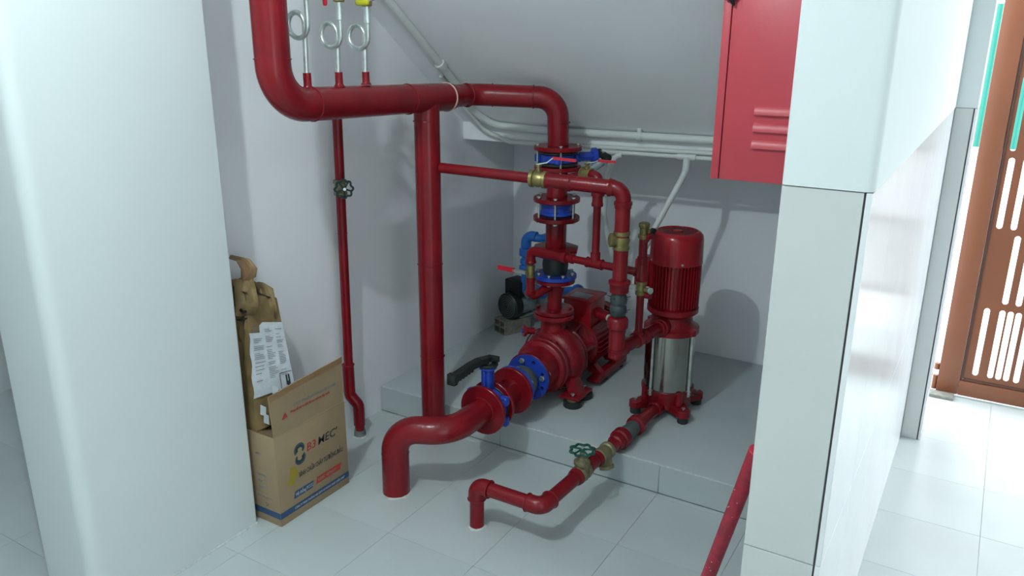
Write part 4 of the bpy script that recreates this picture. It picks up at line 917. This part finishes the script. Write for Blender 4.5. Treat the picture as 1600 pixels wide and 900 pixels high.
def rag(pts, w0, material, name, am=.008, sd=0, sub=8, th_=.0015):
    """crumpled strip following pts with half-width list w0"""
    rnd = random.Random(sd); f_ = MB(); vs = []; n = 5; pts = [V(p) for p in pts]; N = len(pts)
    for j in range(N):
        d = (pts[min(j+1, N-1)]-pts[max(j-1, 0)]).normalized(); s_ = V((.70, .71, 0)) if abs(d.z) > .5 else d.cross(V((0, 0, 1))).normalized()
        for i in range(n+1):
            q = pts[j]+s_*w0[j]*(2*i/n-1)+V((rnd.uniform(-am, am), rnd.uniform(-am, am), rnd.uniform(-am, am))); vs.append(q)
    fs = [(j*(n+1)+i, j*(n+1)+i+1, (j+1)*(n+1)+i+1, (j+1)*(n+1)+i) for j in range(N-1) for i in range(n)]
    f_.add(vs, fs); o_ = f_.build(name, material, tc_, ang=30)
    md = o_.modifiers.new('solid', 'SOLIDIFY'); md.thickness = th_; return o_
rag([A1*.5+D1*.5+V((.02, .02, -.05)), A1*.4+D1*.6+V((.02, .02, .005)), V((-2.415, 2.03, .975)), V((-2.405, 2.03, 1.01)), V((-2.425, 2.02, 1.045)), V((-2.475, 2.0, 1.06))], [.02, .024, .028, .030, .028, .020], TAPE, 'torn_flap', .004, 5)
rag([A1+V((.0, -.012, -.09)), A1+V((.01, -.005, -.04)), A1+V((-.012, .01, .01)), A1+V((-.05, .04, .035)), A1+V((-.09, .06, .02))], [.04, .045, .045, .04, .03], KRAFT, 'torn_flap', .010, 6)
rag([B1+V((.008, -.05, -.07)), B1+V((.005, -.05, -.02)), B1+V((-.03, -.04, .045)), B1+V((-.06, -.04, .07))], [.03, .035, .03, .015], KRAFT, 'torn_flap', .008, 8)
rag([D1+V((.02, -.012, -.05)), D1+V((.03, -.012, -.02)), D1+V((.05, .01, .008)), D1+V((.08, .03, .0))], [.04, .05, .04, .03], CARDD, 'torn_flap', .008, 9)
# dark tear lines
MB().tube([A1+V((-.10, -.02, -.03)), A1+V((-.05, -.022, -.045)), A1+V((.0, -.022, -.07)), A1+V((.018, .03, -.078))], [.002, .005, .006, .002], 6).build('tear', DARK, tc_)
MB().tube([A1+V((-.04, -.02, -.11)), A1+V((-.01, -.022, -.105)), A1+V((.01, -.01, -.095))], [.002, .006, .002], 6).build('tear', DARK, tc_)
# label wrapped on the right face
def onf(u, v, off=.007):
    p = (A0*(1-u)+B0*u)*(1-v)+(A1*(1-u)+B1*u)*v; return p+(B0-A0).cross(A1-A0).normalized()*off
lbm = MB(); n = 10; m_ = 14; vs = []; rnd = random.Random(4)
for j in range(m_+1):
    for i in range(n+1):
        v = .245+.55*j/m_; u = -.01+1.0*i/n+ (.02*math.sin(j*1.3) if i == 0 else 0)
        if j > m_-2 and i < 4: v -= .10*(4-i)/4*(j-m_+2)/2
        vs.append(onf(min(u, .99), v, .008+rnd.uniform(-.0015, .0015)))
fs = [(j*(n+1)+i, j*(n+1)+i+1, (j+1)*(n+1)+i+1, (j+1)*(n+1)+i) for j in range(m_) for i in range(n) if not (j > m_-3 and i < 3)]
lbl = lbm.add(vs, fs).build('shipping_label', PAPER, tc_, label='white crumpled printed label', ang=60)
ln = MB(); rnd = random.Random(7)
for j in range(30):
    for c0_, c1_ in ((.08, .36), (.42, .66), (.72, .92)):
        if rnd.random() < .25: continue
        v = .36+.0135*j; e_ = c0_+(c1_-c0_)*rnd.uniform(.5, 1); hh = .0042
        if v > .76: continue
        q = [onf(c0_, v, .0112), onf(e_, v, .0112), onf(e_, v+hh, .0112), onf(c0_, v+hh, .0112)]; ln.add(q, [(0, 1, 2, 3)])
ln.build('printed_lines', INKG, lbl)
fk = MB()
for u0, u1, v0, v1 in ((.80, .84, .29, .355), (.86, .90, .29, .355), (.80, .90, .27, .30), (.83, .87, .245, .27)): fk.add([onf(u0, v0, .0115), onf(u1, v0, .0115), onf(u1, v1, .0115), onf(u0, v1, .0115)], [(0, 1, 2, 3)])
for u0, u1, v0, v1 in ((.66, .97, .375, .380), (.66, .672, .25, .38)): fk.add([onf(u0, v0, .0115), onf(u1, v0, .0115), onf(u1, v1, .0115), onf(u0, v1, .0115)], [(0, 1, 2, 3)])
fk.build('fork_symbol', INK, lbl)
for (u, v, s_) in ((.42, .24, .045), (.10, .12, .04), (.16, .05, .035)):
    q = [onf(u, v, .012), onf(u+s_*3, v-.03, .016), onf(u+s_*3.2, v+.04, .018), onf(u+.02, v+.07, .012)]; MB().add(q, [(0, 1, 2, 3)]).build('label_scrap', PAPER, tc_)

# ================================================================ LEANING PIPE
lp_ = thing('leaning_pipe', 'long speckled red pipe leaning against the back of the white column', 'pipe', (-.625, 2.117, 0))
pa, pb = V((-.625, 2.117, .012)), V((-.400, 1.853, .895)); MB().cyl(pa, pb, .0205, n=22, ch=.002).build('pipe', PINK, lp_)
sk = MB(); u, v, d = basis(pb-pa); rnd = random.Random(2)
for k in range(50):
    a = rnd.uniform(0, 2*PI); t = rnd.uniform(.05, .85); e = u*math.cos(a)+v*math.sin(a); sk.sphere(pa+(pb-pa)*t+e*.0203, rnd.uniform(.0010, .0022), 6)
sk.build('paint_specks', CREAM, lp_, kind='stuff')
# paint specks and grit on the floor
gm = MB(); rnd = random.Random(11)
for k in range(60):
    x = rnd.uniform(-2.2, -.5); y = rnd.uniform(1.9, 2.9); r = rnd.uniform(.0012, .003); gm.lathe((x, y, 0), (0, 0, 1), [(0, r), (r*.6, r*.7)], 6)
o = gm.build('floor_grit', MORT, floor); o['kind'] = 'stuff'
